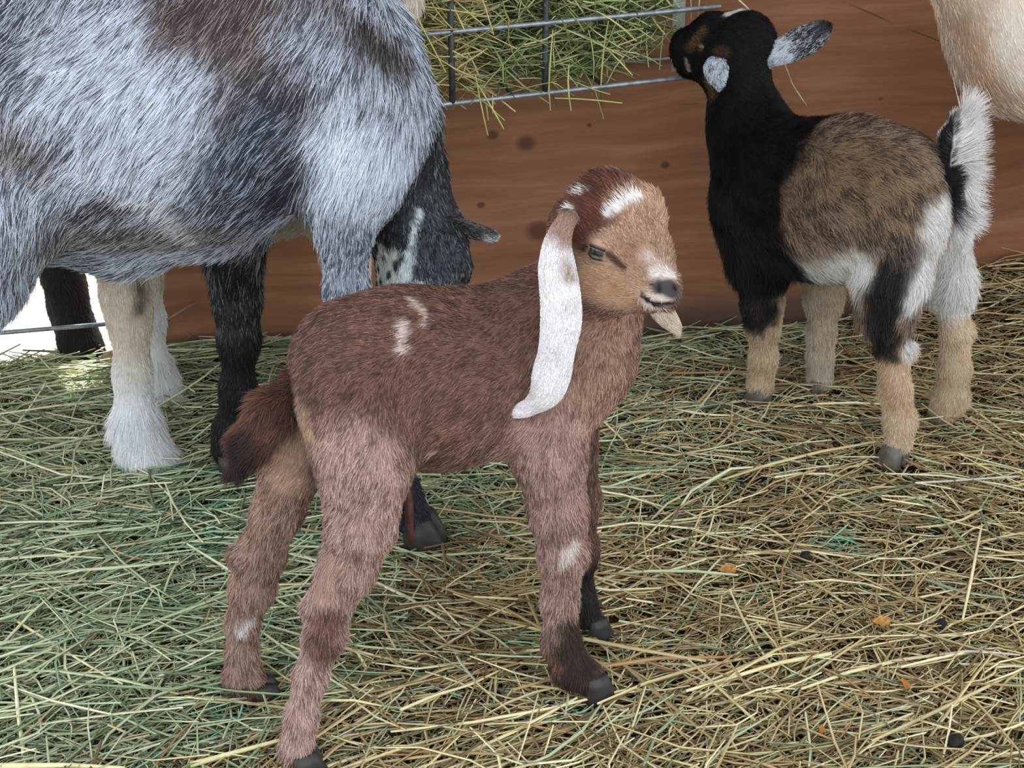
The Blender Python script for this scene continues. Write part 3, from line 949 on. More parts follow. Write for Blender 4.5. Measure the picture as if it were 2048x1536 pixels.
    tc = Coat(lin(226, 222, 224), lin(200, 190, 184), 0.2)
    tc.patch(at(1901, 228, 1.652), at(1887, 290, 1.645), 0.009, lin(34, 32, 36), BLK2, 0.4, 0.25)
    tc.patch(at(1886, 290, 1.645), at(1886, 410, 1.65), 0.010, lin(34, 32, 36), BLK2, 0.4, 0.25)
    tc.patch(at(1908, 345, 1.64), at(1914, 435, 1.645), 0.0075, lin(30, 28, 30), BLK2, 0.4, 0.3)
    tl = t.build(tc, None, None); del_props(tl); tl.parent = o
    cx = at(1896, 330, 1.655)

    def tfl(P):
        out = np.zeros_like(P)
        out[:, 0] = np.where(P[:, 0] > cx[0] - 0.002, 0.9, -0.25)
        out[:, 2] = 0.55 * np.clip((P[:, 2] - cx[2]) / 0.06, -0.6, 1.2) + 0.15
        out[:, 1] = 0.1
        return out

    def tl_len(P):
        q = cap_d(P, at(1908, 345, 1.64), at(1914, 435, 1.645), 0.0095, 0.0095)
        return np.where((P[:, 0] > cx[0] + 0.003) & (q > 0), 0.038, 0.011)
    add_fur(tl, 'hair', t.V, t.Q, tc, 9000, tl_len, tfl, 0.0003, 0.2, clump=0.3, npts=5, bend=0.2)
    # fleece fringe is part of the coat; eye on the near side of the head
    ep = H(1400, 96)
    eyeball(o, ep + np.array([0.002, 0.004, 0]), 0.0075, nrm(np.array([-0.6, -0.8, 0.1])), lin(70, 50, 30))
    eyeball(o, at(1415, 60, 1.935), 0.0075, nrm(np.array([-0.4, 0.8, 0.4])), lin(70, 50, 30))
    fw = (-0.7, 0.7)
    for (px, py, Y, s) in ((1524, 772, 1.808, 0.034), (1642, 758, 1.848, 0.034), (1797, 890, 1.616, 0.036), (1888, 822, 1.742, 0.036)):
        P = at(px, py, Y)
        hoof(o, P + np.array([0, 0, 0.002]), s, fw, HOOF_G, max(0.4, min(1.0, (P[2] + 0.012) / (0.95 * s))))
    return o


# ================================================================== the grey roan doe
def roan_doe():
    g = Goat('goat', 0.0065)
    back = (-0.75, -0.15, -0.75)
    back2 = (-0.45, -0.15, -1.0)
    g.chain((-190, 170, 1.52, 205), (60, 195, 1.50, 240), (230, 215, 1.49, 252), (430, 200, 1.48, 250), (620, 145, 1.46, 200), k=0.06, flow=back, lat=(np.array([0, 1.0, 0]), 0.92))
    g.chain((60, 405, 1.525, 112), (250, 432, 1.515, 112), (420, 405, 1.515, 98), (520, 350, 1.51, 90), k=0.022, flow=(-1, 0, -0.1))
    g.chain((-190, 40, 1.52, 170), (200, 10, 1.50, 170), (560, -20, 1.47, 170), k=0.06, flow=back2)
    g.chain((580, -10, 1.46, 142), (645, 95, 1.45, 112), (748, 240, 1.455, 80), k=0.05, flow=back2)
    g.chain((680, 170, 1.43, 140), (695, 330, 1.42, 76), (690, 470, 1.41, 46), k=0.05, flow=(-0.25, -0.1, -1))
    g.chain((728, 260, 1.435, 88), (738, 375, 1.435, 58), k=0.04, flow=(-0.35, -0.1, -1))
    # neck to the lowered head
    g.chain((790, 230, 1.48, 84), (820, 350, 1.50, 62), (832, 430, 1.50, 78), k=0.03, flow=(0, 0, -1))
    g.chain((846, 590, 1.47, 74), (838, 500, 1.495, 92), k=0.03, flow=(0.05, 0, 1))
    g.chain((850, 740, 1.42, 46), (846, 590, 1.47, 74), k=0.03, flow=(0.05, 0, 1))
    g.ball((915, 530, 1.475, 26), k=0.02); g.ball((905, 470, 1.49, 24), k=0.02)
    dn = (0, 0, -1)
    # near foreleg
    g.chain((690, 470, 1.41, 46), (694, 580, 1.405, 40), (708, 720, 1.40, 40), (760, 880, 1.41, 30), (800, 985, 1.42, 34), (822, 1030, 1.42, 38), k=0.02, flow=dn)
    # far foreleg
    g.chain((490, 400, 1.545, 76), (468, 520, 1.565, 44), (474, 600, 1.575, 40), (478, 680, 1.58, 34), (476, 780, 1.585, 28), (464, 860, 1.59, 29), (456, 900, 1.59, 32), k=0.025, flow=dn)
    # near hind leg
    g.chain((10, 250, 1.44, 180), (10, 410, 1.41, 108), (-30, 550, 1.40, 70), (-78, 700, 1.405, 40), k=0.035, flow=(-0.2, 0, -1))
    g.chain((-78, 700, 1.405, 42), (-120, 860, 1.42, 36), (-125, 1000, 1.43, 42), k=0.02, flow=dn)
    g.chain((-140, 330, 1.58, 150), (-190, 520, 1.60, 90), (-240, 690, 1.60, 44), (-240, 840, 1.60, 38), (-225, 950, 1.60, 42), k=0.05, flow=dn)
    H = g.hit
    LT, DK = lin(200, 206, 220), lin(74, 76, 88)
    c = Coat(LT, DK, 0.40)

    def hp(*xy, r, light, dark, prob, soft=0.5, wob=0.3, ns=14):
        pts = [H(*p) for p in xy]
        if len(pts) == 1: pts = pts * 2
        for a, b in zip(pts[:-1], pts[1:]):
            c.patch(a, b, r * mpp(a), light, dark, prob, soft, wob, ns)
    hp((240, 130), (330, 290), r=150, light=lin(210, 216, 230), dark=lin(96, 100, 114), prob=0.28, soft=0.9, wob=0.4)
    hp((40, 10), (-20, 110), r=80, light=lin(190, 194, 206), dark=lin(64, 66, 78), prob=0.55, soft=0.9)
    hp((20, 290), (60, 320), r=60, light=lin(170, 160, 164), dark=lin(82, 74, 74), prob=0.6, soft=0.9)
    hp((50, 430), (20, 620), r=100, light=lin(196, 202, 216), dark=lin(82, 82, 94), prob=0.42, soft=0.6)
    hp((430, 20), (540, 70), (550, 170), r=85, light=lin(156, 142, 142), dark=lin(82, 68, 66), prob=0.62, soft=0.7, wob=0.5)
    hp((360, 5), (660, 15), r=42, light=lin(150, 136, 134), dark=lin(74, 62, 60), prob=0.62, soft=0.8, wob=0.5)
    hp((560, 220), (510, 330), (480, 420), r=80, light=lin(160, 166, 182), dark=lin(52, 56, 68), prob=0.62, soft=0.8, wob=0.4)
    hp((600, 320), (560, 400), r=45, light=lin(140, 144, 158), dark=lin(44, 46, 56), prob=0.66, soft=0.8)
    hp((160, 470), (330, 480), (430, 470), r=80, light=lin(166, 168, 172), dark=lin(74, 74, 80), prob=0.52, soft=0.5)
    hp((180, 420), (260, 400), r=28, light=lin(160, 160, 168), dark=lin(56, 56, 64), prob=0.64, soft=0.8)
    hp((250, 385), (330, 400), (410, 480), r=18, light=lin(214, 216, 222), dark=lin(120, 120, 128), prob=0.25, soft=0.8)
    hp((620, 60), (690, 130), r=60, light=lin(196, 202, 216), dark=lin(86, 86, 96), prob=0.45, soft=0.8)
    hp((730, 50), (800, 120), r=40, light=lin(128, 120, 120), dark=lin(62, 56, 58), prob=0.66, soft=0.8)
    hp((690, 290), (700, 400), (770, 330), r=80, light=lin(216, 224, 238), dark=lin(130, 136, 150), prob=0.2, soft=0.6)
    hp((750, 200), (820, 170), r=46, light=lin(204, 212, 226), dark=lin(86, 88, 100), prob=0.38, soft=0.8)
    hp((690, 490), (694, 600), r=60, light=lin(188, 196, 210), dark=lin(72, 76, 90), prob=0.50, soft=0.5)
    c.patch(at(760, 880, 1.41), at(822, 1040, 1.42), 0.06, lin(60, 62, 72), lin(34, 36, 44), 0.6)
    # far foreleg black, grey above
    c.patch(at(474, 640, 1.58), at(456, 920, 1.59), 0.050, lin(40, 40, 42), lin(22, 22, 24), 0.55, 0.3)
    c.patch(at(474, 480, 1.55), at(470, 600, 1.57), 0.042, lin(118, 122, 126), lin(30, 30, 32), 0.72, 0.4)
    # neck and head: black with white spots and a white stripe
    c.patch(at(840, 250, 1.49), at(838, 380, 1.50), 0.046, lin(120, 130, 132), lin(36, 40, 44), 0.70, 0.25, 0.15)
    c.patch(at(838, 420, 1.50), at(846, 760, 1.45), 0.085, lin(126, 134, 140), lin(34, 37, 42), 0.74, 0.2, 0.12)
    hp((768, 535), (780, 585), r=42, light=lin(232, 236, 232), dark=lin(66, 70, 74), prob=0.08, soft=0.25, wob=0.45, ns=70)
    hp((838, 418), (828, 460), (818, 510), r=6.5, light=lin(226, 232, 236), dark=DK, prob=0.15, soft=0.6, wob=0.5, ns=80)
    hp((815, 515), (805, 560), r=12, light=lin(228, 234, 236), dark=DK, prob=0.22, soft=0.5, wob=0.7, ns=90)
    hp((800, 575), (850, 578), r=14, light=lin(220, 226, 224), dark=DK, prob=0.2, soft=0.5, wob=0.8, ns=90)
    for (px, py) in ((752, 500), (766, 520), (756, 545), (776, 556), (760, 570), (790, 540), (772, 490), (800, 520), (818, 575), (835, 560), (786, 580)):
        hp((px, py), r=7.5, light=lin(44, 48, 52), dark=lin(30, 32, 36), prob=0.5, soft=0.4, wob=0.3, ns=120)
    o = g.build(c, 'large blue grey roan goat at left with its head lowered behind the brown kid')
    hd = at(840, 560, 1.48)

    def length(P):
        L = np.full(len(P), 0.022)
        L = L * (0.30 + 0.70 * smooth(0.11, 0.20, np.linalg.norm(P - hd, axis=1)))
        L = np.where(P[:, 2] < 0.27, np.minimum(L, 0.010), L)
        return L
    add_fur(o, 'coat', g.V, g.Q, c, 260000, length, g.flow, 0.00042, 0.18, lambda P: np.where(P[:, 1] > 1.62, 0.3, 1.0), clump=0.26, streak=210, npts=5)
    er = Coat(lin(112, 112, 116), lin(44, 42, 46), 0.6)
    er.patch(at(985, 470, 1.47), at(990, 474, 1.47), 0.012, lin(200, 204, 206), lin(110, 110, 112), 0.3, 0.5)
    epx = [(880, 448, 1.49, 28), (912, 448, 1.48, 34), (948, 460, 1.47, 30), (976, 468, 1.465, 24), (990, 474, 1.465, 12)]
    pts = [at(*q[:3]) for q in epx]; sc = [mpp(p) for p in pts]
    ear, EV, ET, efl = sweep('ear', pts, [q[3] * s for q, s in zip(epx, sc)], [0.006, 0.005, 0.004, 0.004, 0.003], (0.0, -0.75, -0.65), er, o, cup=0.25)
    add_fur(ear, 'hair', EV, ET, er, 5000, 0.006, efl, 0.0003, 0.15)
    epx = [(770, 450, 1.53, 20), (740, 455, 1.56, 26), (712, 465, 1.58, 20), (700, 472, 1.59, 6)]
    pts = [at(*q[:3]) for q in epx]; sc = [mpp(p) for p in pts]
    ear, EV, ET, efl = sweep('ear', pts, [q[3] * s for q, s in zip(epx, sc)], [0.005, 0.005, 0.004, 0.003], (0.1, -1, -0.2), er, o, cup=0.2)
    add_fur(ear, 'hair', EV, ET, er, 2500, 0.006, efl, 0.0003, 0.15)
    eyeball(o, H(926, 556) + np.array([-0.006, 0.006, 0]), 0.010, nrm(np.array([0.9, -0.4, 0.1])), lin(40, 32, 26))
    # tail, out of the picture to the left
    t = Goat('tail', 0.006)
    t.chain((-390, 60, 1.53, 60), (-450, 130, 1.53, 50), (-470, 220, 1.53, 24), k=0.02)
    tl = t.build(c, None, None); del_props(tl); tl.parent = o
    fw = (0.95, -0.15)
    for (px, py, Y, s) in ((828, 1028, 1.424, 0.047), (458, 900, 1.59, 0.046), (-121, 1000, 1.43, 0.048), (-222, 950, 1.60, 0.048)):
        P = at(px, py, Y)
        hoof(o, P + np.array([0.004, 0, 0.0]), s, fw, HOOF_D, max(0.4, min(1.0, (P[2] + 0.015) / (0.95 * s))))
    return o


# ================================================================== the three goats only partly in view
def white_legged_goat():
    g = Goat('goat', 0.0075)
    back = (-0.9, 0, -0.4); dn = (0, 0, -1)
    g.chain((200, 290, 1.735, 165), (420, 310, 1.745, 175), (640, 305, 1.76, 160), k=0.05, flow=back, lat=(np.array([0, 1.0, 0]), 0.82))
    g.chain((640, 270, 1.76, 120), (715, 110, 1.77, 80), (760, -30, 1.78, 64), k=0.05, flow=dn)
    g.chain((800, 0, 1.78, 38), (745, -60, 1.78, 62), k=0.03, flow=back)
    # hind legs (near, far)
    g.chain((230, 380, 1.69, 105), (258, 510, 1.655, 54), (255, 590, 1.645, 44), (260, 650, 1.64, 36), k=0.03, flow=dn)
    g.chain((260, 650, 1.64, 37), (266, 750, 1.63, 33), (272, 850, 1.62, 42), (288, 910, 1.615, 48), (310, 938, 1.61, 50), k=0.02, flow=dn)
    g.ball((234, 862, 1.62, 15), k=0.012, flow=dn)
    g.chain((270, 380, 1.79, 90), (288, 560, 1.79, 28), (300, 640, 1.785, 22), (314, 740, 1.775, 23), (326, 800, 1.77, 34), (345, 828, 1.765, 36), k=0.03, flow=dn)
    # forelegs, hidden by the roan goat and the brown kid
    g.chain((670, 380, 1.70, 76), (688, 560, 1.69, 30), (700, 800, 1.68, 28), (716, 880, 1.68, 34), k=0.03, flow=dn)
    g.chain((690, 380, 1.80, 80), (700, 540, 1.80, 30), (712, 720, 1.80, 26), (730, 800, 1.80, 32), k=0.03, flow=dn)
    c = Coat(lin(228, 220, 208), lin(198, 184, 166), 0.35)
    c.patch(at(262, 800, 1.63), at(310, 960, 1.61), 0.060, lin(236, 238, 242), lin(212, 212, 214), 0.25, 0.8)
    c.patch(at(250, 600, 1.63), at(262, 680, 1.63), 0.034, lin(228, 216, 202), lin(196, 178, 160), 0.35, 0.8)
    c.patch(at(318, 660, 1.78), at(340, 850, 1.76), 0.05, lin(236, 240, 240), lin(212, 214, 214), 0.2, 0.3)
    c.patch(at(288, 570, 1.615), at(286, 625, 1.61), 0.012, lin(70, 60, 56), lin(44, 38, 36), 0.5, 0.7, 0.5)
    c.patch(at(286, 630, 1.605), at(293, 745, 1.60), 0.006, lin(56, 46, 50), lin(36, 30, 34), 0.5, 0.5)
    o = g.build(c, 'white legged goat standing behind the roan goat, only its pale legs and belly showing')
    add_fur(o, 'coat', g.V, g.Q, c, 90000, lambda P: np.where(P[:, 2] < 0.09, 0.022, np.where(P[:, 2] < 0.26, 0.008, 0.018)), g.flow, 0.00034, 0.2, clump=0.15)
    ec = c
    for (x1, Y) in ((700, 1.72), (720, 1.84)):
        pts = [at(742, -70, 0.5 * (Y + 1.78)), at(x1, -60, Y), at(x1 - 40, -40, Y)]
        ear, EV, ET, efl = sweep('ear', pts, [0.016, 0.022, 0.004], [0.005, 0.004, 0.003], (0, -1, 0.3), ec, o)
    eyeball(o, at(775, -50, 1.745), 0.010, (0.3, -0.9, 0.1), lin(120, 96, 60))
    t = Goat('tail', 0.006)
    t.chain((50, 190, 1.735, 40), (10, 250, 1.735, 34), (0, 310, 1.735, 16), k=0.02)
    tl = t.build(c, None, None); del_props(tl); tl.parent = o
    for (px, py, Y, s) in ((318, 948, 1.608, 0.054), (352, 832, 1.763, 0.046), (722, 884, 1.68, 0.044), (736, 806, 1.80, 0.044)):
        P = at(px, py, Y)
        hoof(o, P + np.array([0.004, 0, 0.002]), s, (0.98, -0.1), HOOF_D, max(0.4, min(1.0, (P[2] + 0.02) / (0.95 * s))))
    return o


def black_goat():
    g = Goat('goat', 0.009)
    back = (-0.9, 0, -0.4); dn = (0, 0, -1); Y = 2.06
    g.chain((-330, 230, Y, 130), (-120, 250, Y, 140), (90, 240, Y, 125), k=0.05, flow=back)
    g.chain((100, 210, Y, 90), (170, 90, Y, 66), (215, 10, Y, 50), k=0.05, flow=dn)
    g.chain((270, 40, Y, 28), (215, -10, Y, 48), k=0.03, flow=back)
    g.chain((100, 330, 2.03, 70), (112, 460, 2.02, 42), (122, 540, 2.01, 34), (136, 590, 2.00, 31), (152, 650, 1.99, 28), (158, 688, 1.985, 32), (176, 704, 1.98, 32), k=0.03, flow=dn)
    g.chain((100, 330, 2.12, 70), (106, 470, 2.13, 36), (112, 550, 2.14, 24), (124, 610, 2.14, 22), (130, 650, 2.14, 26), k=0.03, flow=dn)
    g.chain((-330, 320, 2.02, 90), (-340, 470, 2.01, 46), (-365, 560, 2.01, 30), (-360, 670, 2.0, 28), k=0.03, flow=dn)
    g.chain((-330, 320, 2.12, 90), (-320, 470, 2.13, 46), (-345, 540, 2.13, 30), (-335, 640, 2.13, 28), k=0.03, flow=dn)
    c = Coat(lin(44, 42, 42), lin(24, 23, 24), 0.5)
    o = g.build(c, 'black goat outside past the wall end, one dark leg seen under the roan goat')
    add_fur(o, 'coat', g.V, g.Q, c, 24000, 0.010, g.flow, 0.0004, 0.2)
    for dY in (-0.06, 0.06):
        pts = [at(205, -10, Y + dY * 0.5), at(165, -15, Y + dY * 1.6), at(130, 5, Y + dY * 2)]
        sweep('ear', pts, [0.016, 0.022, 0.004], [0.005, 0.004, 0.003], (0, -1, 0.3), c, o)
    t = Goat('tail', 0.008)
    t.chain((-450, 170, Y, 34), (-490, 220, Y, 28), (-500, 270, Y, 12), k=0.02)
    tl = t.build(c, None, None); del_props(tl); tl.parent = o
    for (px, py, Yh, s) in ((182, 704, 1.978, 0.046), (136, 654, 2.14, 0.040), (-355, 672, 2.0, 0.044), (-330, 642, 2.13, 0.044)):
        hoof(o, at(px, py, Yh), s, (1, 0), HOOF_D, 0.5)
    return o


def cream_goat():
    g = Goat('goat', 0.0065)
    back = (0.9, 0, -0.45); dn = (0, 0, -1); Y = 1.87
    g.chain((2076, 70, Y, 158), (2300, 70, Y, 170), (2560, 80, Y + 0.02, 180), (2760, 60, Y + 0.02, 160), k=0.06, flow=back, lat=(np.array([0, 1.0, 0]), 0.85))
    g.chain((1915, -190, Y - 0.02, 120), (2070, 50, Y, 152), k=0.06, flow=(0.5, -0.1, -1))
    g.chain((1790, -190, Y - 0.04, 52), (1890, -240, Y - 0.02, 96), k=0.04, flow=back)
    for (x, dY, yb) in ((2200, -0.08, 800), (2230, 0.09, 730)):
        g.chain((x, 160, Y + dY, 96), (x + 5, 330, Y + dY, 48), (x + 10, 480, Y + dY, 34), (x + 5, 620, Y + dY, 28), (x - 10, yb - 55, Y + dY, 32), k=0.04, flow=dn)
    for (x, dY, yb) in ((2700, -0.08, 800), (2740, 0.10, 730)):
        g.chain((x, 140, Y + dY, 130), (x + 10, 330, Y + dY, 70), (x + 50, 500, Y + dY, 34), (x + 40, 640, Y + dY, 30), (x + 30, yb - 55, Y + dY, 34), k=0.04, flow=dn)
    H = g.hit
    c = Coat(lin(224, 204, 184), lin(188, 160, 138), 0.4)
    p = H(2010, 60)
    c.patch(H(2020, 30), H(2040, 150), 0.028, lin(234, 224, 212), lin(204, 184, 166), 0.25, 0.7)
    c.patch(H(1920, 60), H(1985, 180), 0.024, lin(206, 176, 152), lin(168, 138, 116), 0.45, 0.7)
    o = g.build(c, 'cream coloured goat at the right edge, its pale chest and neck base showing')
    add_fur(o, 'coat', g.V, g.Q, c, 90000, lambda P: np.where(P[:, 2] < 0.28, 0.008, 0.014), g.flow, 0.00034, 0.16, lambda P: np.where(P[:, 0] < 0.85, 1.0, 0.35), clump=0.15)
    for dY in (-0.09, 0.07):
        pts = [at(1930, -270, Y + dY * 0.6), at(1990, -275, Y + dY * 1.5), at(2040, -255, Y + dY * 1.9)]
        sweep('ear', pts, [0.016, 0.024, 0.004], [0.005, 0.004, 0.003], (0, -1, 0.3), c, o)
    for dY in (-0.062, 0.03):
        eyeball(o, at(1868, -240, Y + dY - 0.01), 0.010, (-0.5, -0.8 if dY < 0 else 0.8, 0.1), lin(120, 96, 60))
    t = Goat('tail', 0.006)
    t.chain((2900, -40, Y, 44), (2940, 10, Y, 36), (2950, 70, Y, 16), k=0.02)
    tl = t.build(c, None, None); del_props(tl); tl.parent = o
    for (px, py, dY) in ((2190, 745, -0.08), (2220, 675, 0.09), (2730, 745, -0.08), (2770, 675, 0.10)):
        P = at(px, py, Y + dY)
        hoof(o, P, 0.046, (-1, 0), HOOF_D, max(0.4, min(1.0, (P[2] + 0.015) / 0.044)))
    return o


brown_kid()
dark_kid()
roan_doe()
white_legged_goat()
black_goat()
cream_goat()


# ------------------------------------------------------------------ wire and tube helpers
def tube(name, pts, r, mat, parent=None, ns=8):
    V, Fc = tube_geo(pts, r, ns)
    return mesh_np(name, V, Fc, mat, parent)


def lerp(a, b, n=9, sag=0.0):
    t = np.linspace(0, 1, n)[:, None]
    P = np.asarray(a) * (1 - t) + np.asarray(b) * t
    P[:, 2] -= sag * (4 * t * (1 - t))[:, 0]
    return P


def straws(name, P, yaw, pitch, L, rad, col, mat, curve=None, kind='stuff', flat=1.0, nsec=4):
    """many stems in one mesh: three-sided, tapering a little, gently bent"""
    n = len(P)
    d = np.stack([np.cos(yaw) * np.cos(pitch), np.sin(yaw) * np.cos(pitch), np.sin(pitch)], 1)
    s = nrm(np.cross(d, np.array([0, 0, 1.0]) + 0.01 * rng.normal(size=(n, 3))))
    u = np.cross(s, d)
    cv = rng.normal(0, 0.10, n) if curve is None else curve
    cz = rng.normal(0, 0.03, n)
    t = np.linspace(-0.5, 0.5, nsec)
    roll = rng.random(n) * 2 * math.pi
    V = np.zeros((n, nsec, 3, 3))
    for k in range(nsec):
        c = P + d * (L * t[k])[:, None] + s * (cv * L * (t[k] ** 2 * 4 - 0.33))[:, None] + u * (cz * L * (t[k] ** 2 * 4 - 0.33))[:, None]
        tap = 1.0 if k not in (0, nsec - 1) else 0.7
        for j in range(3):
            a = roll + j * 2 * math.pi / 3
            V[:, k, j] = c + s * (np.cos(a) * rad * tap)[:, None] + u * (np.sin(a) * rad * tap * flat)[:, None]
    base = np.arange(n)[:, None] * (nsec * 3)
    q = []
    for k in range(nsec - 1):
        for j in range(3):
            q.append(np.array([k * 3 + j, k * 3 + (j + 1) % 3, (k + 1) * 3 + (j + 1) % 3, (k + 1) * 3 + j]))
    Q = (base[:, None, :] + np.array(q)[None]).reshape(-1, 4)
    C = np.repeat(col, nsec * 3, axis=0) * (1 + 0.12 * rng.normal(size=(n * nsec * 3, 1)))
    return V.reshape(-1, 3), Q, np.clip(C, 0.005, 0.95)


HAY_M = mat_attr('hay_stems', 0.6, 0.25, 120, 0.2)
WIRE_M = mat_noise('galvanised_wire', lin(120, 128, 138), lin(170, 178, 188), 90, 0.45, 0.5, 0.6)
WIRE_D = mat_noise('dark_wire', lin(52, 56, 58), lin(92, 96, 98), 90, 0.55, 0.4, 0.4)
PLATE_M = mat_noise('zinc_plate', lin(140, 146, 146), lin(176, 182, 182), 40, 0.5, 0.4, 0.3)


# ------------------------------------------------------------------ the hay feeder on the wall
def feeder():
    A, B = at(815, 217, 1.785), at(1432, 148, 1.945)
    ax = (B - A)[:2] / np.linalg.norm((B - A)[:2])
    root = bpy.data.objects.new('hay_feeder', None)
    link(root)
    root.location = (float((A + B)[0] / 2), float((A + B)[1] / 2), float((A + B)[2] / 2))
    tag(root, 'grey wire hay feeder hung on the brown plywood wall', 'hay feeder')
    Minv = -np.array(root.location)
    T0, T1 = at(815, 79, 1.785), at(1432, 9, 1.945)
    step = (T0 - A)[2]
    up = np.array([0, 0, 1.0])

    def w(name, pts, r, m):
        return tube(name, np.array(pts) + Minv, r, m, root)
    for i in range(5):
        z = up * (0.092 * i)
        w('front_rail', lerp(A + z, B + z), 0.0034, WIRE_M)
    for px in (905, 1090):
        s = (px - 860) / (1370 - 860)
        p = at(px, 212 - 57 * s, 1.80 + 0.13 * s)
        w('upright', lerp(p + np.array([0, -0.004, 0]), p + np.array([0, -0.004, 0.38])), 0.0042, WIRE_D)
    # wires of the bottom, back to the wall, and the back wire
    def onwall(P, z):
        s = np.dot(P[:2] - WALL_P, WALL_T)
        q = wall_pt(s, 0.006)
        return np.array([q[0], q[1], z])
    w('back_rail', lerp(onwall(A, A[2] - 0.004), onwall(B, B[2] - 0.002)), 0.003, WIRE_M)
    for s in (0.02, 0.33, 0.62, 0.99):
        p = A * (1 - s) + B * s
        w('bottom_wire', lerp(p, onwall(p, p[2])), 0.0028, WIRE_D)
    # flat metal strap at the right end
    c0 = at(1354, 142, 1.985); c1 = at(1354, -20, 1.985)
    hw = 13 * mpp(c0)
    V = []
    for P in (c0, c1 + up * 0.2):
        for dx in (-hw, hw):
            for dy in (-0.0015, 0.0015):
                V.append(np.array([P[0] + dx * WALL_T[0], P[1] + dx * WALL_T[1] + dy, P[2]]) + Minv)
    mesh_np('strap', V, [(0, 1, 3, 2), (4, 6, 7, 5), (0, 4, 5, 1), (2, 3, 7, 6), (0, 2, 6, 4), (1, 5, 7, 3)], PLATE_M, root, False)
    # the hay in it
    n = 4000
    t = rng.random(n) ** 1.15 * 0.85; dd = rng.random(n)
    base = A[None] * (1 - t[:, None]) + B[None] * t[:, None]
    inn = np.array([-WALL_N[0], -WALL_N[1], 0])
    dep = 0.17 - 0.07 * t
    fill = np.clip(1.0 - 0.9 * smooth(0.62, 0.95, t), 0.12, 1)
    z = 0.40 * rng.random(n)
    z = np.where(t > 0.6, z * (0.55 + 0.45 * fill) + (1 - fill) * 0.07, z)
    P = base + inn[None] * (dd * dep)[:, None] + up[None] * (z + 0.008)[:, None]
    yaw = rng.normal(0.25, 0.75, n); pit = rng.normal(-0.10, 0.5, n)
    L = rng.gamma(3.0, 0.022, n) + 0.03
    L = np.minimum(np.where(t > 0.66, np.minimum(L, 0.075), L), 0.12)
    yaw = np.where(t > 0.72, WALL_YAW + rng.normal(0, 0.5, n), yaw)
    # keep the stems on the pen side of the wall
    dwall = ((P[:, :2] - WALL_P) * WALL_N).sum(1)
    reach = np.abs(np.cos(yaw) * WALL_N[0] + np.sin(yaw) * WALL_N[1]) * L * 0.5
    ok = dwall > reach + 0.003
    yaw = np.where(ok, yaw, WALL_YAW + rng.normal(0, 0.12, n))
    ok2 = dwall > 0.012
    P[~ok2, :2] += WALL_N * 0.02
    pal = np.array([lin(150, 164, 108), lin(104, 124, 80), lin(180, 188, 140), lin(196, 190, 138), lin(78, 98, 62)])
    ci = rng.choice(5, n, p=[.30, .24, .18, .14, .14])
    col = pal[ci]
    yel = (t < 0.25) & (z < 0.13) & (rng.random(n) < 0.75)
    col[yel] = lin(206, 190, 136)
    # stems poking down through the bottom
    extra = [((955, 168), (1008, 258), 1.79), ((950, 150), (975, 272), 1.785), ((985, 190), (985, 226), 1.80), ((920, 165), (1010, 240), 1.80),
             ((1110, 195), (1245, 205), 1.83), ((1100, 90), (1098, 222), 1.83), ((1135, 130), (1140, 222), 1.84), ((1105, 60), (1096, 190), 1.83), ((1190, 160), (1180, 60), 1.86),
             ((1200, 170), (1215, 40), 1.87), ((1195, 20), (1275, 80), 1.86), ((1195, 80), (1266, 150), 1.88),
             ((1292, 60), (1296, 135), 1.93), ((1330, 40), (1318, 140), 1.94), ((1380, -20), (1383, 40), 1.95), ((1400, -20), (1396, 34), 1.95), ((1300, 30), (1330, 70), 1.93),
             ((810, -10), (892, 145), 1.77), ((860, 5), (905, 60), 1.78), ((1150, 165), (1220, 190), 1.84)]
    ep, eyaw, epit, eL = [], [], [], []
    for (p0, p1, Y) in extra:
        a, b = at(*p0, Y), at(*p1, Y - 0.01)
        v = b - a; ln = np.linalg.norm(v)
        ep.append((a + b) / 2); eyaw.append(math.atan2(v[1], v[0])); epit.append(math.asin(v[2] / ln)); eL.append(ln)
    P = np.concatenate([P, ep]); yaw = np.r_[yaw, eyaw]; pit = np.r_[pit, epit]; L = np.r_[L, eL]
    col = np.concatenate([col, np.tile(lin(184, 184, 118), (len(ep), 1))])
    rad = 0.0008 + 0.0007 * rng.random(len(P))
    rad[-len(ep):] = 0.0013
    cv = rng.normal(0, 0.08, len(P)); cv[-len(ep):] = rng.normal(0, 0.03, len(ep))
    V, Q, C = straws('hay', P, yaw, pit, L, rad, col, HAY_M, curve=cv)
    h = mesh_np('hay', V, Q, HAY_M, None, True, C)
    tag(h, 'green hay filling the wire feeder on the wall, stems poking out', 'hay', kind='stuff')


feeder()


# ------------------------------------------------------------------ the loose hay on the ground
def lie(px, py, lift=0.0):
    Y = gY(py)
    for _ in range(4):
        P = at(px, py, Y)
        Y = gY(py, float(ground(P[0], P[1])) + lift)
    return at(px, py, Y)


GREEN = [(1690, 1080, 0.030), (440, 1090, 0.040), (1060, 1285, 0.030), (1340, 1000, 0.022), (460, 1440, 0.028), (1130, 1420, 0.02), (420, 1010, 0.03), (900, 1010, 0.02), (1870, 1040, 0.015)]


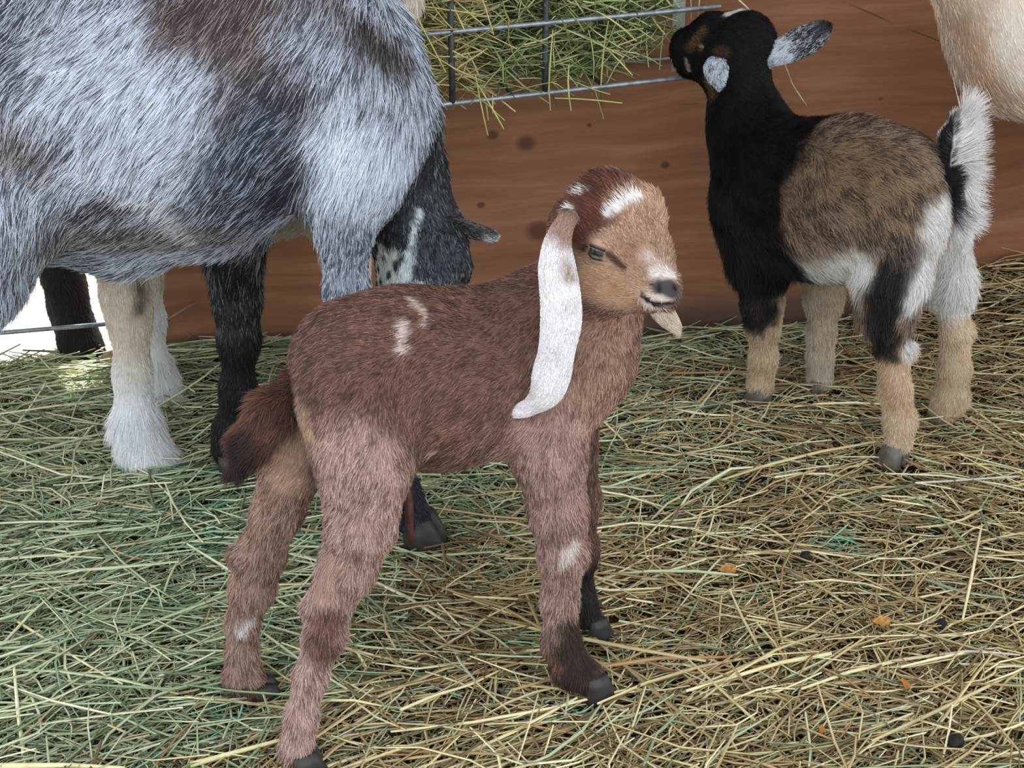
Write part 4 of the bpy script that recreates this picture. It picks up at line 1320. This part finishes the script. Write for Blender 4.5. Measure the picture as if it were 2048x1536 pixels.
def bedding():
    def spread(n, lo_y=0.80, hi_y=2.25):
        y = lo_y + (hi_y - lo_y) * rng.random(n * 2)
        w = 0.40 * (y * CP + CAM_H * SP) + 0.34
        x = (rng.random(n * 2) * 2 - 1) * 1.22
        k = np.abs(x) < w
        dw = (x - WALL_P[0]) * WALL_N[0] + (y - WALL_P[1]) * WALL_N[1]
        s = (x - WALL_P[0]) * WALL_T[0] + (y - WALL_P[1]) * WALL_T[1]
        k &= (dw > 0.012) | ((s < WALL_L - 0.05) & (dw > -0.14))
        return x[k][:n], y[k][:n]

    parts = []
    tan = np.array([lin(194, 176, 132), lin(160, 138, 98), lin(216, 202, 158), lin(118, 98, 68), lin(178, 156, 114), lin(226, 214, 172), lin(168, 132, 92)])
    grn = np.array([lin(170, 180, 142), lin(134, 148, 112), lin(200, 204, 168), lin(104, 116, 86), lin(182, 188, 152), lin(212, 210, 174), lin(146, 170, 144)])
    for (n, l0, l1, r0, r1, zlo, zhi, pit) in ((37000, 0.008, 0.030, 0.0007, 0.0013, -0.010, 0.000, 0.25),
                                               (23500, 0.025, 0.075, 0.0007, 0.0014, -0.009, 0.008, 0.20),
                                               (8700, 0.06, 0.15, 0.0009, 0.0018, -0.006, 0.013, 0.13),
                                               (860, 0.12, 0.26, 0.0013, 0.0023, 0.002, 0.015, 0.06)):
        x, y = spread(n)
        n = len(x)
        P0 = np.stack([x, y, np.zeros(n)], 1)
        # fine chaff mostly right, longer stems left and back
        rightish = smooth(-0.10, 0.35, x + 0.15 * vnoise(P0, 3, 8) - 0.10 * (y - 1.3))
        if l1 > 0.05:
            k = rng.random(n) < 1.0 - (0.45 if l1 < 0.1 else 0.55) * rightish * smooth(1.05, 1.35, y)
            x, y, P0, rightish = x[k], y[k], P0[k], rightish[k]; n = len(x)
        L = l0 + (l1 - l0) * rng.random(n)
        z = ground(x, y) + zlo + (zhi - zlo) * rng.random(n)
        yaw = rng.random(n) * math.pi + 0.0
        pref = rng.random(n) < 0.45
        yaw = np.where(pref, 0.15 + 0.7 * vnoise(P0, 6, 15) + rng.normal(0, 0.35, n), yaw)
        pitch = rng.normal(0, pit, n)
        # stems never run through the wall
        dw = (x - WALL_P[0]) * WALL_N[0] + (y - WALL_P[1]) * WALL_N[1]
        s = (x - WALL_P[0]) * WALL_T[0] + (y - WALL_P[1]) * WALL_T[1]
        near = (dw < L * 0.55) & (s > WALL_L - 0.1)
        yaw = np.where(near, WALL_YAW + rng.normal(0, 0.1, n), yaw)
        gw = np.clip(1.0 - smooth(-0.30, 0.22, x + 0.25 * vnoise(P0, 2.5, 21) - 0.22 * (y - 1.2) + 1.2 * np.maximum(1.25 - y, 0)), 0.12, 0.95)
        gw = np.maximum(gw, 0.75 * smooth(0.16, 0.06, np.hypot((x - 0.36) * 0.6, y - 2.02)))
        isg = rng.random(n) < gw
        ci = rng.choice(7, n, p=[.24, .20, .15, .13, .16, .08, .04])
        col = np.where(isg[:, None], grn[ci], tan[ci])
        if l1 > 0.1: col = col * 1.12
        for (qx, qy, rr) in GREEN:
            q = lie(qx, qy)
            w = smooth(rr, rr * 0.4, np.hypot(x - q[0], y - q[1]) + 0.006 * vnoise(P0, 60, 2))[:, None] * (rng.random((n, 1)) < 0.75)
            col = col * (1 - w) + w * lin(136, 178, 142) * (0.7 + 0.6 * rng.random((n, 1)))
        # trodden, dirtier places
        col = col * (1 - 0.30 * smooth(0.15, 0.75, vnoise(P0, 3.6, 40))[:, None])
        parts.append(straws('h', np.stack([x, y, z], 1), yaw, pitch, L, r0 + (r1 - r0) * rng.random(n), col, HAY_M, nsec=4 if l1 > 0.05 else 3))
    Vs, Qs, Cs, off = [], [], [], 0
    for V, Q, C in parts:
        Vs.append(V); Qs.append(Q + off); Cs.append(C); off += len(V)
    o = mesh_np('hay_bedding', np.concatenate(Vs), np.concatenate(Qs), HAY_M, None, True, np.concatenate(Cs))
    tag(o, 'loose green and tan hay spread over the pen floor under the goats', 'hay', kind='stuff')


bedding()


# ------------------------------------------------------------------ small things lying about
STRAW_M = mat_noise('straw', lin(206, 192, 138), lin(232, 222, 176), 60, 0.55, 0.3)
STRAW_W = mat_noise('bleached_straw', lin(178, 172, 158), lin(206, 200, 188), 60, 0.5, 0.3)
LEAF_M = mat_noise('dry_leaf', lin(140, 92, 44), lin(196, 142, 78), 260, 0.7, 0.2)
DUNG_M = mat_noise('dung', lin(26, 23, 22), lin(52, 46, 42), 200, 0.75, 0.25, bump=0.4)
STICK_M = mat_noise('twig', lin(120, 92, 76), lin(160, 128, 108), 80, 0.8, 0.2)


def stalk(pxs, r, mat, label, lift=0.012):
    pts = np.array([lie(px, py, lift) for px, py in pxs])
    t = np.linspace(0, 1, 14); k = np.linspace(0, 1, len(pts))
    C = np.stack([np.interp(t, k, pts[:, i]) for i in range(3)], 1)
    C[1:-1] = (C[:-2] + C[1:-1] * 2 + C[2:]) / 4
    o = tube('straw_stalk', C, np.linspace(r, r * 0.6, 14), mat, None, 7)
    return tag(o, label, 'straw')


stalk([(1662, 1308), (1560, 1325), (1460, 1356), (1372, 1382)], 0.0026, STRAW_M, 'thick pale yellow straw stalk lying right of the brown kid\'s front hooves')
stalk([(0, 1532), (130, 1530), (250, 1536)], 0.0030, STRAW_M, 'pale straw stalk along the bottom left corner of the picture')
stalk([(380, 1530), (480, 1502), (560, 1480)], 0.0030, STRAW_M, 'broad yellow straw stalk pointing at the brown kid\'s nearest hind hoof')
stalk([(30, 1240), (110, 1290), (200, 1345), (245, 1368)], 0.0016, STRAW_M, 'long straw stalk slanting down across the hay at lower left')
stalk([(1830, 966), (1900, 962), (2040, 952)], 0.0018, STRAW_W, 'bleached white stalk lying right of the dark kid\'s nearest hoof')
stalk([(1890, 1310), (1930, 1302), (1985, 1305), (2040, 1310)], 0.0018, STRAW_W, 'bleached white curved stalk near the right edge')
stalk([(800, 1420), (870, 1390), (940, 1370), (1000, 1340)], 0.0018, STRAW_M, 'pale straw stalk lying between the brown kid\'s hind and front legs')

rs = random.Random(3)
for (px, py, r, lab) in ((1612, 1112, 0.0065, 'dark round dropping on the hay behind the green sprig at centre right'),
                         (1884, 1248, 0.0060, 'dark dropping on the hay near the right edge, above the bleached stalk'),
                         (1912, 1482, 0.0072, 'black dropping on the hay at the lower right corner')):
    P = lie(px, py, 0.008)
    V, Fc = [], []
    nu, nv = 14, 10
    for i in range(nv + 1):
        th = math.pi * i / nv
        for j in range(nu):
            ph = 2 * math.pi * j / nu
            k = 1 + 0.10 * math.sin(3 * ph + i) * math.sin(th)
            V.append((r * 1.35 * math.sin(th) * math.cos(ph) * k, r * math.sin(th) * math.sin(ph) * k, r * 0.85 * math.cos(th)))
    for i in range(nv):
        for j in range(nu):
            Fc.append((i * nu + j, (i + 1) * nu + j, (i + 1) * nu + (j + 1) % nu, i * nu + (j + 1) % nu))
    o = mesh_np('dropping', V, Fc, DUNG_M)
    o.location = P; o.rotation_euler = (0, 0, rs.random() * 3)
    tag(o, lab, 'dropping', 'dark droppings on the hay')

for (px, py, L, rz, lab) in ((1762, 1246, 0.020, 0.1, 'crumpled orange dry leaf on the hay right of centre'),
                             (1806, 1372, 0.020, 1.4, 'upright orange dry leaf below the crumpled one at right'),
                             (1640, 1462, 0.014, 1.2, 'small orange leaf scrap near the bottom edge at right'),
                             (1455, 1142, 0.022, 0.2, 'orange leaf scrap right of the brown kid\'s front leg')):
    P = lie(px, py, 0.012)
    n = 9
    V, Fc = [], []
    for side in (0, 1):
        for i in range(n):
            t = i / (n - 1)
            wd = 0.30 * L * math.sin(math.pi * min(1, t * 0.94 + 0.03)) * (1 + 0.25 * math.sin(i * 2.2))
            for s in (-1, 0, 1):
                V.append(((t - 0.5) * L, s * wd, 0.15 * L * abs(s) + 0.10 * L * math.sin(3 * t) - side * 0.0006))
    for side in (0, 1):
        b = side * n * 3
        for i in range(n - 1):
            for s in (0, 1):
                q = (b + i * 3 + s, b + i * 3 + s + 1, b + (i + 1) * 3 + s + 1, b + (i + 1) * 3 + s)
                Fc.append(q if side else q[::-1])
    o = mesh_np('dry_leaf', V, Fc, LEAF_M)
    o.location = P; o.rotation_euler = (0.5, 0.1, rz)
    tag(o, lab, 'leaf', 'orange dry leaves on the hay')

# twig leaning on the foot of the wall behind the white legs
a, b = at(300, 668, 1.87), at(392, 606, 1.885)
tag(tube('twig', lerp(a, b, 8, -0.003), np.linspace(0.0030, 0.0022, 8), STICK_M), 'thin brown twig leaning by the wall behind the white legged goat', 'twig')

# stem hanging on the wall behind the dark kid's head
pts = np.array([at(1478, 0, 1.93), at(1520, 40, 1.95), at(1545, 75, 1.98), at(1568, 125, 2.02), at(1585, 170, 2.055), at(1612, 210, 2.07)])
tt = np.linspace(0, 1, 20); kk = np.linspace(0, 1, len(pts))
Cc = np.stack([np.interp(tt, kk, pts[:, i]) for i in range(3)], 1)
dn_ = ((Cc[:, :2] - WALL_P) * WALL_N).sum(1)
Cc[:, :2] += np.maximum(0.004 - dn_, 0)[:, None] * WALL_N
tag(tube('straw_stalk', Cc, 0.0012, STRAW_M), 'single thin straw hanging down the wall behind the dark kid\'s ear', 'straw')

# wire of the outside fence, left of the wall end
E = wall_pt(WALL_L + 0.004, 0.012)
p0 = np.array([E[0], E[1], 0.0]); 
fr = bpy.data.objects.new('wire_fence', None); link(fr)
fr.location = (float(E[0]) - 0.5, float(E[1]) - 0.1, -0.05)
tag(fr, 'wire fence panel past the wall end, one low grey wire under the roan goat', 'fence')
off = -np.array(fr.location)
dirL = -np.array([WALL_T[0], WALL_T[1], 0])
zw = CAM_H - p0[1] * math.tan(PITCH + math.atan((646 - CY) / F))
for i in range(4):
    z = zw + 0.16 * i
    q0 = np.array([p0[0], p0[1], z]); q1 = q0 + dirL * 0.9
    tube('wire', lerp(q0, q1) + off, 0.0034, WIRE_M, fr)
for s in (0.004, 0.40, 0.62, 0.84):
    q = np.array([p0[0], p0[1], -0.07]) + dirL * s
    tube('wire', lerp(q, q + np.array([0, 0, 0.80])) + off, 0.0034, WIRE_M, fr)
